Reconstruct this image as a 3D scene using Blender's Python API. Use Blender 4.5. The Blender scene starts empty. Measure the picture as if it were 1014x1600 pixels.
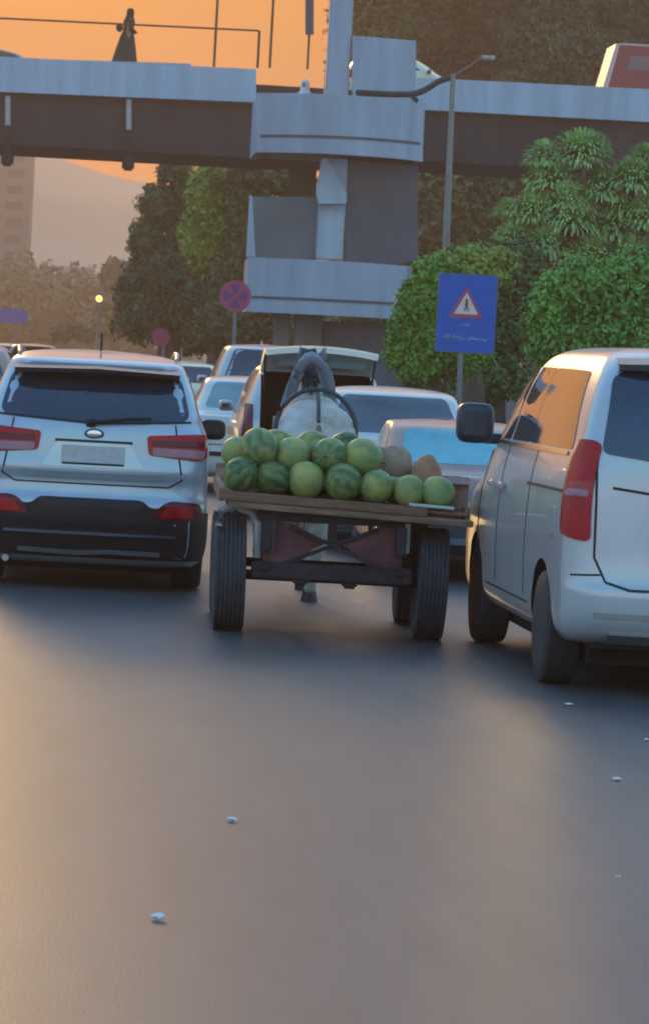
import bpy, bmesh, math, random
import numpy as np
from mathutils import Vector, Matrix
R = math.radians
rng = random.Random(7)
nrng = np.random.default_rng(11)
sc = bpy.context.scene
COL = sc.collection

# ------------------------------------------------------------------ camera
F, CX, CY = 6000.0, 507.0, 800.0            # focal length in photo pixels, image centre
CAMH = 1.9
YAW, PITCH, ROLL = R(3.5), math.atan(253 / F), R(3.1)
fwd = Vector((math.sin(YAW) * math.cos(PITCH), math.cos(YAW) * math.cos(PITCH), -math.sin(PITCH)))
r0 = Vector((math.cos(YAW), -math.sin(YAW), 0))
u0 = r0.cross(fwd)
right = math.cos(ROLL) * r0 + math.sin(ROLL) * u0
up = math.cos(ROLL) * u0 - math.sin(ROLL) * r0
cam_loc = Vector((0, 0, CAMH))
cam = bpy.data.cameras.new('camera')
camo = bpy.data.objects.new('camera', cam); COL.objects.link(camo)
M = Matrix((right, up, -fwd)).transposed().to_4x4(); M.translation = cam_loc
camo.matrix_world = M
cam.sensor_fit = 'VERTICAL'; cam.sensor_height = 36.0; cam.lens = F / 1600 * 36.0
cam.clip_start = 0.5; cam.clip_end = 20000
cam.dof.use_dof = True; cam.dof.focus_distance = 27.0; cam.dof.aperture_fstop = 11.0
sc.camera = camo

# ------------------------------------------------------------------ world, sun, exposure
SUN_AZ, SUN_EL = R(-8), R(12.0)             # azimuth from +Y, to the left ahead
w = bpy.data.worlds.new("World"); sc.world = w; w.use_nodes = True
nt = w.node_tree; N = nt.nodes; Lk = nt.links
bg = N['Background']; bg.inputs[1].default_value = 0.1
sky = N.new('ShaderNodeTexSky'); sky.sky_type = 'NISHITA'; sky.sun_disc = False
sky.sun_elevation = SUN_EL; sky.sun_rotation = SUN_AZ
sky.dust_density = 1.0; sky.air_density = 1.0; sky.ozone_density = 3.0
geo = N.new('ShaderNodeNewGeometry')
sep = N.new('ShaderNodeSeparateXYZ')
neg = N.new('ShaderNodeVectorMath'); neg.operation = 'SCALE'; neg.inputs['Scale'].default_value = -1
tc = N.new('ShaderNodeTexCoord')
Lk.new(tc.outputs['Generated'], sep.inputs[0])
def wmath(op, a, b=None, c=None, clamp=False):
    n = N.new('ShaderNodeMath'); n.operation = op; n.use_clamp = clamp
    for i, v in enumerate((a, b, c)):
        if v is None: continue
        if isinstance(v, (int, float)): n.inputs[i].default_value = v
        else: Lk.new(v, n.inputs[i])
    return n.outputs[0]
dot = N.new('ShaderNodeVectorMath'); dot.operation = 'DOT_PRODUCT'
Lk.new(tc.outputs['Generated'], dot.inputs[0])
dot.inputs[1].default_value = (math.sin(R(-9)), math.cos(R(-9)), 0)
# the after-glow of the evening: warm low in the direction of the sun, fading up and round
az0 = wmath('POWER', wmath('MULTIPLY_ADD', dot.outputs['Value'], .5, .5, clamp=True), 7.0)
az = wmath('POWER', wmath('MULTIPLY_ADD', dot.outputs['Value'], .5, .5, clamp=True), 40.0)
elv = wmath('POWER', 2.718, wmath('MULTIPLY', wmath('POWER', wmath('ABSOLUTE', wmath('SUBTRACT', sep.outputs['Z'], .13)), 2.0), -22.0))
glow = wmath('MULTIPLY', wmath('MULTIPLY_ADD', az, .45, wmath('MULTIPLY', az0, .55)), elv)
ntx = N.new('ShaderNodeTexNoise'); ntx.inputs['Scale'].default_value = 5.0; ntx.inputs['Detail'].default_value = 6
mp = N.new('ShaderNodeMapping'); mp.inputs['Scale'].default_value = (1, 1, 4)
Lk.new(tc.outputs['Generated'], mp.inputs[0]); Lk.new(mp.outputs[0], ntx.inputs['Vector'])
cl = wmath('MULTIPLY_ADD', ntx.outputs['Fac'], .9, .55)
glow = wmath('MULTIPLY', glow, cl)
ramp = N.new('ShaderNodeValToRGB')
ramp.color_ramp.elements[0].position = 0.0; ramp.color_ramp.elements[0].color = (1.0, .25, .04, 1)
ramp.color_ramp.elements[1].position = 0.22; ramp.color_ramp.elements[1].color = (1.0, .52, .22, 1)
e = ramp.color_ramp.elements.new(0.09); e.color = (1.0, .37, .045, 1)
Lk.new(sep.outputs['Z'], ramp.inputs[0])
sc1 = N.new('ShaderNodeVectorMath'); sc1.operation = 'SCALE'
Lk.new(ramp.outputs[0], sc1.inputs[0]); Lk.new(wmath('MULTIPLY', glow, 4.2), sc1.inputs['Scale'])
# Nishita dome, its hot core round the sun held down
mn = N.new('ShaderNodeVectorMath'); mn.operation = 'MINIMUM'; mn.inputs[1].default_value = (2.2, 1.9, 2.1)
Lk.new(sky.outputs[0], mn.inputs[0])
tint = N.new('ShaderNodeVectorMath'); tint.operation = 'MULTIPLY'; tint.inputs[1].default_value = (2.0, 2.42, 2.6)
Lk.new(mn.outputs[0], tint.inputs[0])
inv = wmath('SUBTRACT', 1.0, wmath('MULTIPLY', glow, 2.2, clamp=True), clamp=True)
sc2 = N.new('ShaderNodeVectorMath'); sc2.operation = 'SCALE'
Lk.new(tint.outputs[0], sc2.inputs[0]); Lk.new(inv, sc2.inputs['Scale'])
ad = N.new('ShaderNodeVectorMath'); ad.operation = 'ADD'
Lk.new(sc1.outputs[0], ad.inputs[0]); Lk.new(sc2.outputs[0], ad.inputs[1])
Lk.new(ad.outputs[0], bg.inputs[0])
for n in (geo, neg): N.remove(n)

sun = bpy.data.lights.new('sun', 'SUN'); suno = bpy.data.objects.new('sun', sun); COL.objects.link(suno)
sun.energy = .36; sun.angle = R(9); sun.color = (1, .61, .22)
sd = Vector((math.sin(SUN_AZ) * math.cos(SUN_EL), math.cos(SUN_AZ) * math.cos(SUN_EL), math.sin(SUN_EL)))
suno.rotation_euler = sd.to_track_quat('Z', 'Y').to_euler()
vs = sc.view_settings
vs.view_transform = 'Standard'; vs.look = 'None'; vs.gamma = 1.0; vs.use_curve_mapping = False
vs.exposure = 1.33
sc.render.engine = 'CYCLES'
sc.cycles.use_denoising = True
sc.cycles.filter_width = 1.9
sc.cycles.caustics_reflective = False; sc.cycles.caustics_refractive = False
sc.cycles.max_bounces = 6; sc.cycles.volume_bounces = 0
sc.cycles.transparent_max_bounces = 4

# ------------------------------------------------------------------ pixel helpers (turn photo measurements into places)
def at(px, py, d):
    px, py, d = float(px), float(py), float(d)
    return cam_loc + d * (fwd + (px - CX) / F * right - (py - CY) / F * up)
def gd(px, d):                                # ground point at depth d, photo column px
    a = at(px, 0, d); b = at(px, 1000, d)
    t = a.z / (a.z - b.z)
    return a + (b - a) * t
def gp(px, py):                               # ground point under a pixel
    v = fwd + (px - CX) / F * right - (py - CY) / F * up
    return cam_loc + v * (-CAMH / v.z)

# ------------------------------------------------------------------ materials
MATS = {}
def mat(name, col, rough=.6, metal=0., var=.15, scale=8., bump=0., spec=.5, coat=0., col2=None, sx=(1, 1, 1), emit=None, trans=0.):
    if name in MATS: return MATS[name]
    m = bpy.data.materials.new(name); m.use_nodes = True; t = m.node_tree; b = t.nodes['Principled BSDF']
    tc = t.nodes.new('ShaderNodeTexCoord'); mp = t.nodes.new('ShaderNodeMapping'); mp.inputs['Scale'].default_value = sx
    t.links.new(tc.outputs['Object'], mp.inputs[0])
    n = t.nodes.new('ShaderNodeTexNoise'); n.inputs['Scale'].default_value = scale; n.inputs['Detail'].default_value = 5; n.inputs['Roughness'].default_value = .6
    t.links.new(mp.outputs[0], n.inputs['Vector'])
    mx = t.nodes.new('ShaderNodeMix'); mx.data_type = 'RGBA'
    c1 = tuple(max(0, c * (1 - var)) for c in col) + (1,)
    c2 = tuple(min(1, c * (1 + var)) for c in (col2 or col)) + (1,)
    mx.inputs[6].default_value = c1; mx.inputs[7].default_value = c2
    mr = t.nodes.new('ShaderNodeMapRange'); mr.inputs[1].default_value = .3; mr.inputs[2].default_value = .7
    t.links.new(n.outputs['Fac'], mr.inputs[0]); t.links.new(mr.outputs[0], mx.inputs[0])
    t.links.new(mx.outputs[2], b.inputs['Base Color'])
    b.inputs['Roughness'].default_value = rough; b.inputs['Metallic'].default_value = metal
    b.inputs['Specular IOR Level'].default_value = spec; b.inputs['Coat Weight'].default_value = coat; b.inputs['Coat Roughness'].default_value = .06
    b.inputs['Transmission Weight'].default_value = trans
    if bump:
        bp = t.nodes.new('ShaderNodeBump'); bp.inputs['Strength'].default_value = bump; bp.inputs['Distance'].default_value = .02
        n2 = t.nodes.new('ShaderNodeTexNoise'); n2.inputs['Scale'].default_value = scale * 4; n2.inputs['Detail'].default_value = 6
        t.links.new(mp.outputs[0], n2.inputs['Vector'])
        t.links.new(n2.outputs['Fac'], bp.inputs['Height']); t.links.new(bp.outputs[0], b.inputs['Normal'])
    if emit:
        b.inputs['Emission Color'].default_value = (*emit[:3], 1); b.inputs['Emission Strength'].default_value = emit[3]
    MATS[name] = m
    return m
silver = mat('silver_paint', (.41, .46, .51), .30, .30, .06, 3, coat=.6)
vanpaint = mat('van_silver_paint', (.47, .49, .51), .32, .25, .06, 2.5, coat=.5)
white_paint = mat('white_paint', (.50, .51, .48), .35, .0, .07, 3, coat=.7)
greywhite = mat('grey_paint', (.42, .45, .46), .35, .4, .07, 3, coat=.6)
cream = mat('cream_paint', (.70, .62, .42), .35, .0, .07, 3, coat=.5)
pinkish = mat('faded_beige_paint', (.36, .22, .18), .4, .0, .10, 4, coat=.4)
darkpaint = mat('dark_paint', (.05, .055, .06), .3, .3, .1, 3, coat=.6)
redpaint = mat('red_paint', (.24, .006, .014), .4, .0, .12, 3, coat=.4)
glass = mat('dark_tinted_glass', (.018, .028, .042), .06, .0, .1, 2, spec=1.0)
sideglass = mat('side_window_glass', (.05, .045, .045), .03, .0, .1, 2, spec=1.0)
tealglass = mat('sky_reflection_window_glass', (.16, .27, .28), .1, .0, .15, 3, spec=.9)  # pale teal base colour stands in for sky reflected in the glass
cyanglass = mat('cyan_sky_reflection_glass', (.14, .42, .46), .2, .0, .2, 2.5, spec=.7)  # cyan of the reflected sky is put into the glass colour
greyglass = mat('grey_window_glass', (.07, .095, .105), .1, .0, .25, 3, spec=.9)
blackplastic = mat('black_plastic', (.010, .012, .016), .5, .0, .2, 10, spec=.3)
interior = mat('dark_interior', (.02, .02, .024), .8, .0, .3, 6)
underbody = mat('underbody_black', (.008, .008, .008), .9, .0, .3, 6)
redlens = mat('red_lamp_lens', (.42, .006, .012), .28, .0, .15, 8, spec=.3)
clearlens = mat('clear_lamp_lens', (.36, .16, .19), .25, .0, .1, 8, spec=.4)
darklens = mat('dark_red_lens', (.12, .006, .014), .25, .0, .15, 8, spec=.35)
chrome = mat('chrome', (.6, .62, .64), .18, 1., .05, 6)
dullmetal = mat('dull_alloy', (.33, .34, .35), .4, .8, .15, 8)
tyre = mat('tyre_rubber', (.022, .023, .026), .75, .0, .3, 20, bump=.3)
dustytyre = mat('dusty_tyre_rubber', (.040, .042, .050), .85, .0, .35, 12, bump=.4)
plate_m = mat('number_plate_face', (.42, .40, .40), .4, .0, .12, 20)
seam = mat('panel_gap_black', (.02, .022, .025), .8, .0, .1, 10)
wood = mat('weathered_wood', (.22, .125, .075), .8, .0, .45, 3, bump=.5, sx=(1, 12, 12), col2=(.30, .19, .12))
woodpale = mat('pale_edge_wood', (.24, .125, .075), .8, .0, .3, 4, bump=.5, sx=(1, 14, 14))
woodmaroon = mat('maroon_painted_board', (.15, .045, .055), .7, .0, .45, 5, bump=.3)
frameblack = mat('cart_frame_steel', (.030, .020, .028), .65, .2, .4, 8, bump=.3)
strutpale = mat('worn_pale_paint', (.42, .40, .40), .7, .0, .3, 12, bump=.3)
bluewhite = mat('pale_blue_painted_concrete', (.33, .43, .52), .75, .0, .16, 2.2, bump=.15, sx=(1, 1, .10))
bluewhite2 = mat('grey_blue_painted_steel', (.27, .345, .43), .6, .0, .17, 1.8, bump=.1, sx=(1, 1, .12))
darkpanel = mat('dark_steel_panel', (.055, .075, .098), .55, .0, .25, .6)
girderm = mat('bridge_girder_dark', (.034, .026, .030), .8, .0, .4, 1.2, bump=.2, sx=(1, 1, .2))  # dark brown-grey, tone stretched into upright streaks
railm = mat('rusty_railing', (.14, .065, .03), .6, .3, .2, 4)
concrete = mat('grey_concrete', (.14, .15, .15), .9, .0, .25, 1.2, bump=.4)
poledm = mat('galvanised_pole', (.17, .19, .19), .5, .5, .15, 4)
lineblue = mat('dark_joint_line', (.04, .07, .10), .7)
signblue = mat('blue_sign_face', (.004, .085, .40), .6, .0, .12, 8)
signwhite = mat('sign_white', (.50, .46, .50), .4, .0, .05, 8)
signpale = mat('sign_lettering_pale', (.16, .27, .50), .4, .0, .1, 8)
signred = mat('sign_red', (.42, .05, .075), .4, .0, .1, 8)
signpink = mat('faded_red_sign', (.38, .05, .12), .5, .0, .15, 8)
trunkm = mat('bark', (.09, .065, .05), .9, .0, .3, 6, bump=.6)
paper = mat('white_litter_paper', (.65, .63, .60), .8, .0, .1, 20)
cardboard = mat('cardboard', (.34, .21, .16), .85, .0, .2, 8)
foam = mat('white_foam_board', (.55, .60, .55), .8, .0, .08, 8)
strapm = mat('dark_leather_harness', (.035, .045, .05), .6, .0, .3, 15)
padm = mat('grey_harness_padding', (.22, .24, .26), .85, .0, .2, 12)
mane_m = mat('dark_grey_mane', (.05, .055, .065), .9, .0, .3, 30)
hoofm = mat('dark_hoof', (.03, .022, .028), .6, .0, .3, 20)

# ------------------------------------------------------------------ object helpers
def link(o, parent=None):
    COL.objects.link(o)
    if parent is not None: o.parent = parent
    return o
def mesh_obj(name, verts, faces, m, parent=None, smooth=False, angle=35):
    me = bpy.data.meshes.new(name)
    me.from_pydata([tuple(v) for v in verts], [], faces)
    me.update()
    if m: me.materials.append(m)
    if smooth:
        me.shade_smooth()
        if angle: me.set_sharp_from_angle(angle=R(angle))
    return link(bpy.data.objects.new(name, me), parent)
def bm_obj(name, bm, m, parent=None, smooth=False, angle=35):
    me = bpy.data.meshes.new(name); bm.to_mesh(me); bm.free()
    ms = m if isinstance(m, (list, tuple)) else [m]
    for x in ms: me.materials.append(x)
    if smooth:
        me.shade_smooth()
        if angle: me.set_sharp_from_angle(angle=R(angle))
    return link(bpy.data.objects.new(name, me), parent)
def tag(o, label=None, cat=None, group=None, kind=None):
    if label: o['label'] = label
    if cat: o['category'] = cat
    if group: o['group'] = group
    if kind: o['kind'] = kind
    return o
def thing(name, loc, label, cat, group=None, rz=0.):
    o = bpy.data.objects.new(name, None); COL.objects.link(o)
    o.location = loc; o.rotation_euler = (0, 0, rz); o.empty_display_size = .2
    return tag(o, label, cat, group)
def add_box(bm, c, s, rot=None, bev=0.):
    mt = Matrix.Translation(c) @ (rot.to_4x4() if rot else Matrix()) @ Matrix.Diagonal((*s, 1))
    g = bmesh.ops.create_cube(bm, size=1, matrix=mt)
    if bev:
        es = list({e for v in g['verts'] for e in v.link_edges})
        bmesh.ops.bevel(bm, geom=es, offset=bev, segments=2, affect='EDGES', clamp_overlap=True)
def box(name, c, s, m, parent=None, rot=None, bev=0.):
    bm = bmesh.new(); add_box(bm, c, s, rot, bev)
    return bm_obj(name, bm, m, parent)
def add_tube(bm, pts, rad, seg=8, caps=True):
    pts = [Vector(p) for p in pts]; rings = []
    rads = rad if isinstance(rad, (list, tuple)) else [rad] * len(pts)
    for i, p in enumerate(pts):
        d = (pts[min(i + 1, len(pts) - 1)] - pts[max(i - 1, 0)]).normalized()
        a = d.cross(Vector((0, 0, 1)) if abs(d.z) < .9 else Vector((1, 0, 0))).normalized(); b = d.cross(a)
        rings.append([bm.verts.new(p + rads[i] * (math.cos(q * 2 * math.pi / seg) * a + math.sin(q * 2 * math.pi / seg) * b)) for q in range(seg)])
    for r1, r2 in zip(rings, rings[1:]):
        for q in range(seg): bm.faces.new((r1[q], r1[(q + 1) % seg], r2[(q + 1) % seg], r2[q]))
    if caps: bm.faces.new(rings[0][::-1]); bm.faces.new(rings[-1])
def add_pod(bm, c, s, k=.62):                  # rounded pod (mirror housings)
    g = bmesh.ops.create_uvsphere(bm, u_segments=18, v_segments=12, radius=1)
    for v in g['verts']:
        d = v.co; v.co = Vector([math.copysign(abs(q) ** k, q) * h / 2 for q, h in zip(d, s)]) + Vector(c)
def tube(name, pts, rad, m, parent=None, seg=8):
    bm = bmesh.new(); add_tube(bm, pts, rad, seg)
    bmesh.ops.recalc_face_normals(bm, faces=bm.faces)
    return bm_obj(name, bm, m, parent, True, 50)
def add_lathe(bm, prof, axis='Z', seg=24, mt=None):
    rings = []
    for r, h in prof:
        ring = []
        for q in range(seg):
            a = q * 2 * math.pi / seg
            p = Vector((r * math.cos(a), r * math.sin(a), h)) if axis == 'Z' else Vector((h, r * math.cos(a), r * math.sin(a)))
            ring.append(bm.verts.new(mt @ p if mt else p))
        rings.append(ring)
    for r1, r2 in zip(rings, rings[1:]):
        for q in range(seg): bm.faces.new((r1[q], r1[(q + 1) % seg], r2[(q + 1) % seg], r2[q]))
    bm.faces.new(rings[0][::-1]); bm.faces.new(rings[-1])
    bmesh.ops.recalc_face_normals(bm, faces=bm.faces)
def lathe(name, prof, m, parent=None, axis='Z', seg=24, mt=None):
    bm = bmesh.new(); add_lathe(bm, prof, axis, seg, mt)
    return bm_obj(name, bm, m, parent, True, 40)
def evaluated(o):                             # apply an object's modifiers to its mesh
    dg = bpy.context.evaluated_depsgraph_get()
    me = bpy.data.meshes.new_from_object(o.evaluated_get(dg))
    o.modifiers.clear(); o.data = me
    return o

# ------------------------------------------------------------------ vehicles
def pchip(xs, ys):
    xs = np.array(xs, float); ys = np.array(ys, float); h = np.diff(xs); d = np.diff(ys) / h
    m = np.zeros(len(xs)); m[0] = d[0]; m[-1] = d[-1]
    for i in range(1, len(xs) - 1):
        if d[i - 1] * d[i] > 0:
            w1 = 2 * h[i] + h[i - 1]; w2 = h[i] + 2 * h[i - 1]
            m[i] = (w1 + w2) / (w1 / d[i - 1] + w2 / d[i])
    def f(x):
        x = min(max(x, xs[0]), xs[-1]); i = min(int(np.searchsorted(xs, x, 'right')) - 1, len(h) - 1)
        t = (x - xs[i]) / h[i]
        return ((1 + 2 * t) * (1 - t) ** 2 * ys[i] + t * (1 - t) ** 2 * h[i] * m[i] + t * t * (3 - 2 * t) * ys[i + 1] + t * t * (t - 1) * h[i] * m[i + 1])
    return f
class Shell:
    """car body: rounded plan outlines stacked over z. keys = (z, halfwidth, y_rear, y_front, corner_radius)"""
    def __init__(s, keys, bow=.10, fbow=.25, taper=.04):
        k = list(zip(*keys)); s.keys = keys; s.z = k[0]
        s.w, s.yr, s.yf, s.r = (pchip(k[0], k[i]) for i in (1, 2, 3, 4))
        s.bow, s.fbow, s.tp = bow, fbow, taper
    def warp(s, x, y, z):
        w, yr, yf = s.w(z), s.yr(z), s.yf(z); q = (y - yr) / max(yf - yr, .01)
        u = min(1, abs(x) / w)
        y2 = y + s.bow * u * u * (1 - q) ** 3 - s.fbow * u * u * q ** 3
        return Vector((x * (1 - s.tp * abs(2 * q - 1) ** 4), y2, z))
    def rear(s, x, z):
        w, yr, r = s.w(z), s.yr(z), s.r(z); a = abs(x) - (w - r)
        y = yr if a <= 0 else yr + r - math.sqrt(max(0, r * r - min(a, r) ** 2))
        return s.warp(x, y, z)
    def side(s, y, z, sg):
        return s.warp(sg * s.w(z), y, z)
    def ring(s, z):
        w, yr, yf, r = s.w(z), s.yr(z), s.yf(z), s.r(z); r = min(r, w * .98, (yf - yr) * .48); P = []
        def arc(cx, cy, a0):
            for i in range(9):
                a = a0 + i * math.pi / 16; P.append((cx + r * math.cos(a), cy + r * math.sin(a)))
        for i in range(8): P.append((-(w - r) + 2 * (w - r) * i / 8, yr))
        arc(w - r, yr + r, -math.pi / 2)
        for i in range(1, 14): P.append((w, yr + r + (yf - yr - 2 * r) * i / 14))
        arc(w - r, yf - r, 0)
        for i in range(1, 8): P.append((w - r - 2 * (w - r) * i / 8, yf))
        arc(-(w - r), yf - r, math.pi / 2)
        for i in range(1, 14): P.append((-w, yf - r - (yf - yr - 2 * r) * i / 14))
        arc(-(w - r), yr + r, math.pi)
        return [s.warp(x, y, z) for x, y in P[:-1]]
    def build(s, name, m, parent, arches=(), ar=.37, aw=.28, cut_box=None, sub=5):
        zs = []
        for a, b in zip(s.z, s.z[1:]):
            n = max(2, min(sub, int((b - a) / .03) + 1)); zs += [a + (b - a) * i / n for i in range(n)]
        zs.append(s.z[-1])
        bm = bmesh.new(); rings = [[bm.verts.new(p) for p in s.ring(z)] for z in zs]; n = len(rings[0])
        for r1, r2 in zip(rings, rings[1:]):
            for q in range(n): bm.faces.new((r1[q], r1[(q + 1) % n], r2[(q + 1) % n], r2[q]))
        bm.faces.new(rings[0][::-1]); bm.faces.new(rings[-1])
        bmesh.ops.recalc_face_normals(bm, faces=bm.faces)
        o = bm_obj(name, bm, [m, underbody], None, False)
        cb = bmesh.new()
        for (y, z) in arches:
            for sg in (-1, 1):
                add_lathe(cb, [(ar, 1.3 * sg), (ar, sg * (s.w(z) - aw))] if sg < 0 else [(ar, s.w(z) - aw), (ar, 1.3)], 'X', 28, Matrix.Translation((0, y, z)))
        if cut_box: add_box(cb, cut_box[0], cut_box[1], bev=.04)
        if len(cb.verts):
            co = bm_obj('cutter', cb, [m, underbody]); co.data.polygons.foreach_set('material_index', [1] * len(co.data.polygons))
            md = o.modifiers.new('b', 'BOOLEAN'); md.object = co; md.operation = 'DIFFERENCE'; md.solver = 'EXACT'
            evaluated(o); bpy.data.objects.remove(co)
        else: cb.free()
        o.data.shade_smooth(); o.data.set_sharp_from_angle(angle=R(38)); o.parent = parent
        return o
def rounded(poly, r, n=4):
    out = []; k = len(poly)
    for i in range(k):
        p = Vector(poly[i]); a = Vector(poly[i - 1]) - p; b = Vector(poly[(i + 1) % k]) - p
        rr = min(r, a.length * .45, b.length * .45)
        p0 = p + a.normalized() * rr; p1 = p + b.normalized() * rr
        for j in range(n + 1):
            t = j / n; out.append((1 - t) ** 2 * p0 + 2 * t * (1 - t) * p + t * t * p1)
    return out
def densify(poly, step):
    out = []
    for i in range(len(poly)):
        a, b = poly[i], poly[(i + 1) % len(poly)]; n = max(1, int((b - a).length / step))
        out += [a + (b - a) * j / n for j in range(n)]
    return out
def patch(name, surf, poly, m, parent, off=.004, rad=.04, thick=.02, K=6, step=.06):
    """a panel that follows surf(a, b), outlined by poly, standing off by off"""
    pl = densify(rounded(poly, rad), step); c = sum(pl, Vector((0, 0))) / len(pl)
    def sp(p, o):
        P = surf(p.x, p.y); e = .004
        n = (surf(p.x + e, p.y) - P).cross(surf(p.x, p.y + e) - P).normalized()
        return P, n
    P0, n0 = sp(c, 0); cen = parent_center
    sgn = 1 if n0.dot(P0 - cen) > 0 else -1
    bm = bmesh.new(); rings = []
    for k in range(1, K + 1):
        ring = []
        for p in pl:
            P, n = sp(c + (p - c) * (k / K), 0); ring.append(bm.verts.new(P + n * sgn * off))
        rings.append(ring)
    sk = []
    for p in pl:
        P, n = sp(p, 0); sk.append(bm.verts.new(P - n * sgn * thick))
    cv = bm.verts.new(P0 + n0 * sgn * off); n = len(pl)
    for q in range(n): bm.faces.new((cv, rings[0][q], rings[0][(q + 1) % n]))
    rings.append(sk)
    for r1, r2 in zip(rings, rings[1:]):
        for q in range(n): bm.faces.new((r1[q], r2[q], r2[(q + 1) % n], r1[(q + 1) % n]))
    bmesh.ops.recalc_face_normals(bm, faces=bm.faces)
    return bm_obj(name, bm, m, parent, True, 40)
parent_center = Vector((0, 2.2, .9))
def strip(name, surf, pts, wid, m, parent, off=.003, thick=.01, step=.05):
    """thin band following a polyline on surf (a panel gap or trim line)"""
    P = []; pts = [Vector(p) for p in pts]
    for a, b in zip(pts, pts[1:]):
        n = max(1, int((b - a).length / step)); P += [a + (b - a) * i / n for i in range(n)]
    P.append(pts[-1]); vs, fs = [], []
    for i, p in enumerate(P):
        d = (P[min(i + 1, len(P) - 1)] - P[max(i - 1, 0)]).normalized(); nn = Vector((-d.y, d.x)) * wid / 2
        for q, o in ((p - nn, -thick), (p - nn, off), (p + nn, off), (p + nn, -thick)):
            S = surf(q.x, q.y); e = .004
            n = (surf(q.x + e, q.y) - S).cross(surf(q.x, q.y + e) - S).normalized()
            if n.dot(S - parent_center) < 0: n = -n
            vs.append(S + n * o)
    for i in range(len(P) - 1):
        a = 4 * i; b = a + 4
        for k in range(3): fs.append((a + k, a + k + 1, b + k + 1, b + k))
    return mesh_obj(name, vs, fs, m, parent)
def wheel(parent, x, y, rad=.34, wid=.22, rim_m=None, tyre_m=None, spokes=5, name='wheel'):
    sg = 1 if x > 0 else -1; m_ = tyre_m or tyre
    h = wid / 2; r = rad
    T = Matrix.Translation((x, y, rad))
    wo = lathe(name, [(r * .62, -h), (r * .66, -h), (r * .93, -h * .95), (r * .985, -h * .8), (r, -h * .4), (r, h * .4), (r * .985, h * .8), (r * .93, h * .95), (r * .66, h), (r * .62, h)], m_, parent, 'X', 32, T)
    bm = bmesh.new()
    add_lathe(bm, [(r * .60, -h * .5), (r * .64, sg * h * .2) if False else (r * .62, -h * .4), (r * .62, h * .4), (r * .60, h * .5)], 'X', 28, T)
    for k in range(spokes):
        a = k * 2 * math.pi / spokes
        add_box(bm, T @ Vector((sg * h * .72, math.cos(a) * r * .33, math.sin(a) * r * .33)), (.035, r * .62, r * .17), Matrix.Rotation(a, 3, 'X'), .008)
    add_lathe(bm, [(r * .14, 0), (r * .15, sg * h * .9), (r * .04, sg * h * .95)], 'X', 12, T)
    bm_obj('rim', bm, rim_m or dullmetal, wo, True, 40)
    return wo
def mirror(parent, x, y, z, m, wid=.2, hgt=.16):
    sg = 1 if x > 0 else -1
    bm = bmesh.new(); add_pod(bm, (x + sg * wid * .62, y, z), (wid, .13, hgt))
    add_box(bm, (x + sg * wid * .05, y + .02, z - hgt * .32), (wid * .5, .05, .05), None, .01)
    o = bm_obj('wing_mirror', bm, m, parent, True)
    box('mirror_glass', (x + sg * wid * .62, y - .066, z), (wid * .55, .004, hgt * .45), glass, o)
    return o

def sedan_keys(H, W, L, boxy=0., trunk=.55, deck=.66):
    w = W / 2; zt = deck * H
    return [(.20, w * .90, .14, L - .10, .18), (.27, w * .97, .04, L - .03, .22), (.42, w, .0, L, .24), (.52, w, .0, L, .24), (.56, w * .99, .035, L - .04, .22),
            (zt * .80, w, .04, L - .10, .2), (zt - .05, w * .985, .05, L - .55, .18), (zt, w * .955, .10, L * .74, .16), (zt + .03, w * .925, trunk * .9, L * .715, .14),
            (zt + .06, w * .905, trunk, L * .70, .16), (H * .86, w * (.78 + .05 * boxy), trunk + .33, L * .61, .16), (H - .07, w * (.70 + .08 * boxy), trunk + .52, L * .55, .16),
            (H - .04, w * (.64 + .10 * boxy), trunk + .68, L * .52, .18), (H - .018, w * .50, trunk + .95, L * .49, .2), (H, w * .16, trunk + 1.3, L * .45, .1)]
def hatch_keys(H, W, L, slope=.32):
    w = W / 2; zb = .62 * H
    return [(.22, w * .90, .14, L - .10, .18), (.30, w * .97, .03, L - .03, .24), (.45, w, .0, L, .26), (.58, w, .0, L, .26), (.62, w * .99, .03, L - .04, .22),
            (zb * .85, w, .04, L - .15, .2), (zb, w * .975, .06, L * .80, .18), (zb + .06, w * .955, .09, L * .76, .18),
            (H * .80, w * .86, slope * .6, L * .68, .2), (H * .92, w * .76, slope, L * .60, .2), (H - .06, w * .68, slope + .10, L * .56, .2),
            (H - .035, w * .60, slope + .35, L * .53, .22), (H - .015, w * .42, slope + .75, L * .50, .2), (H, w * .14, slope + 1.1, L * .45, .1)]
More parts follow.
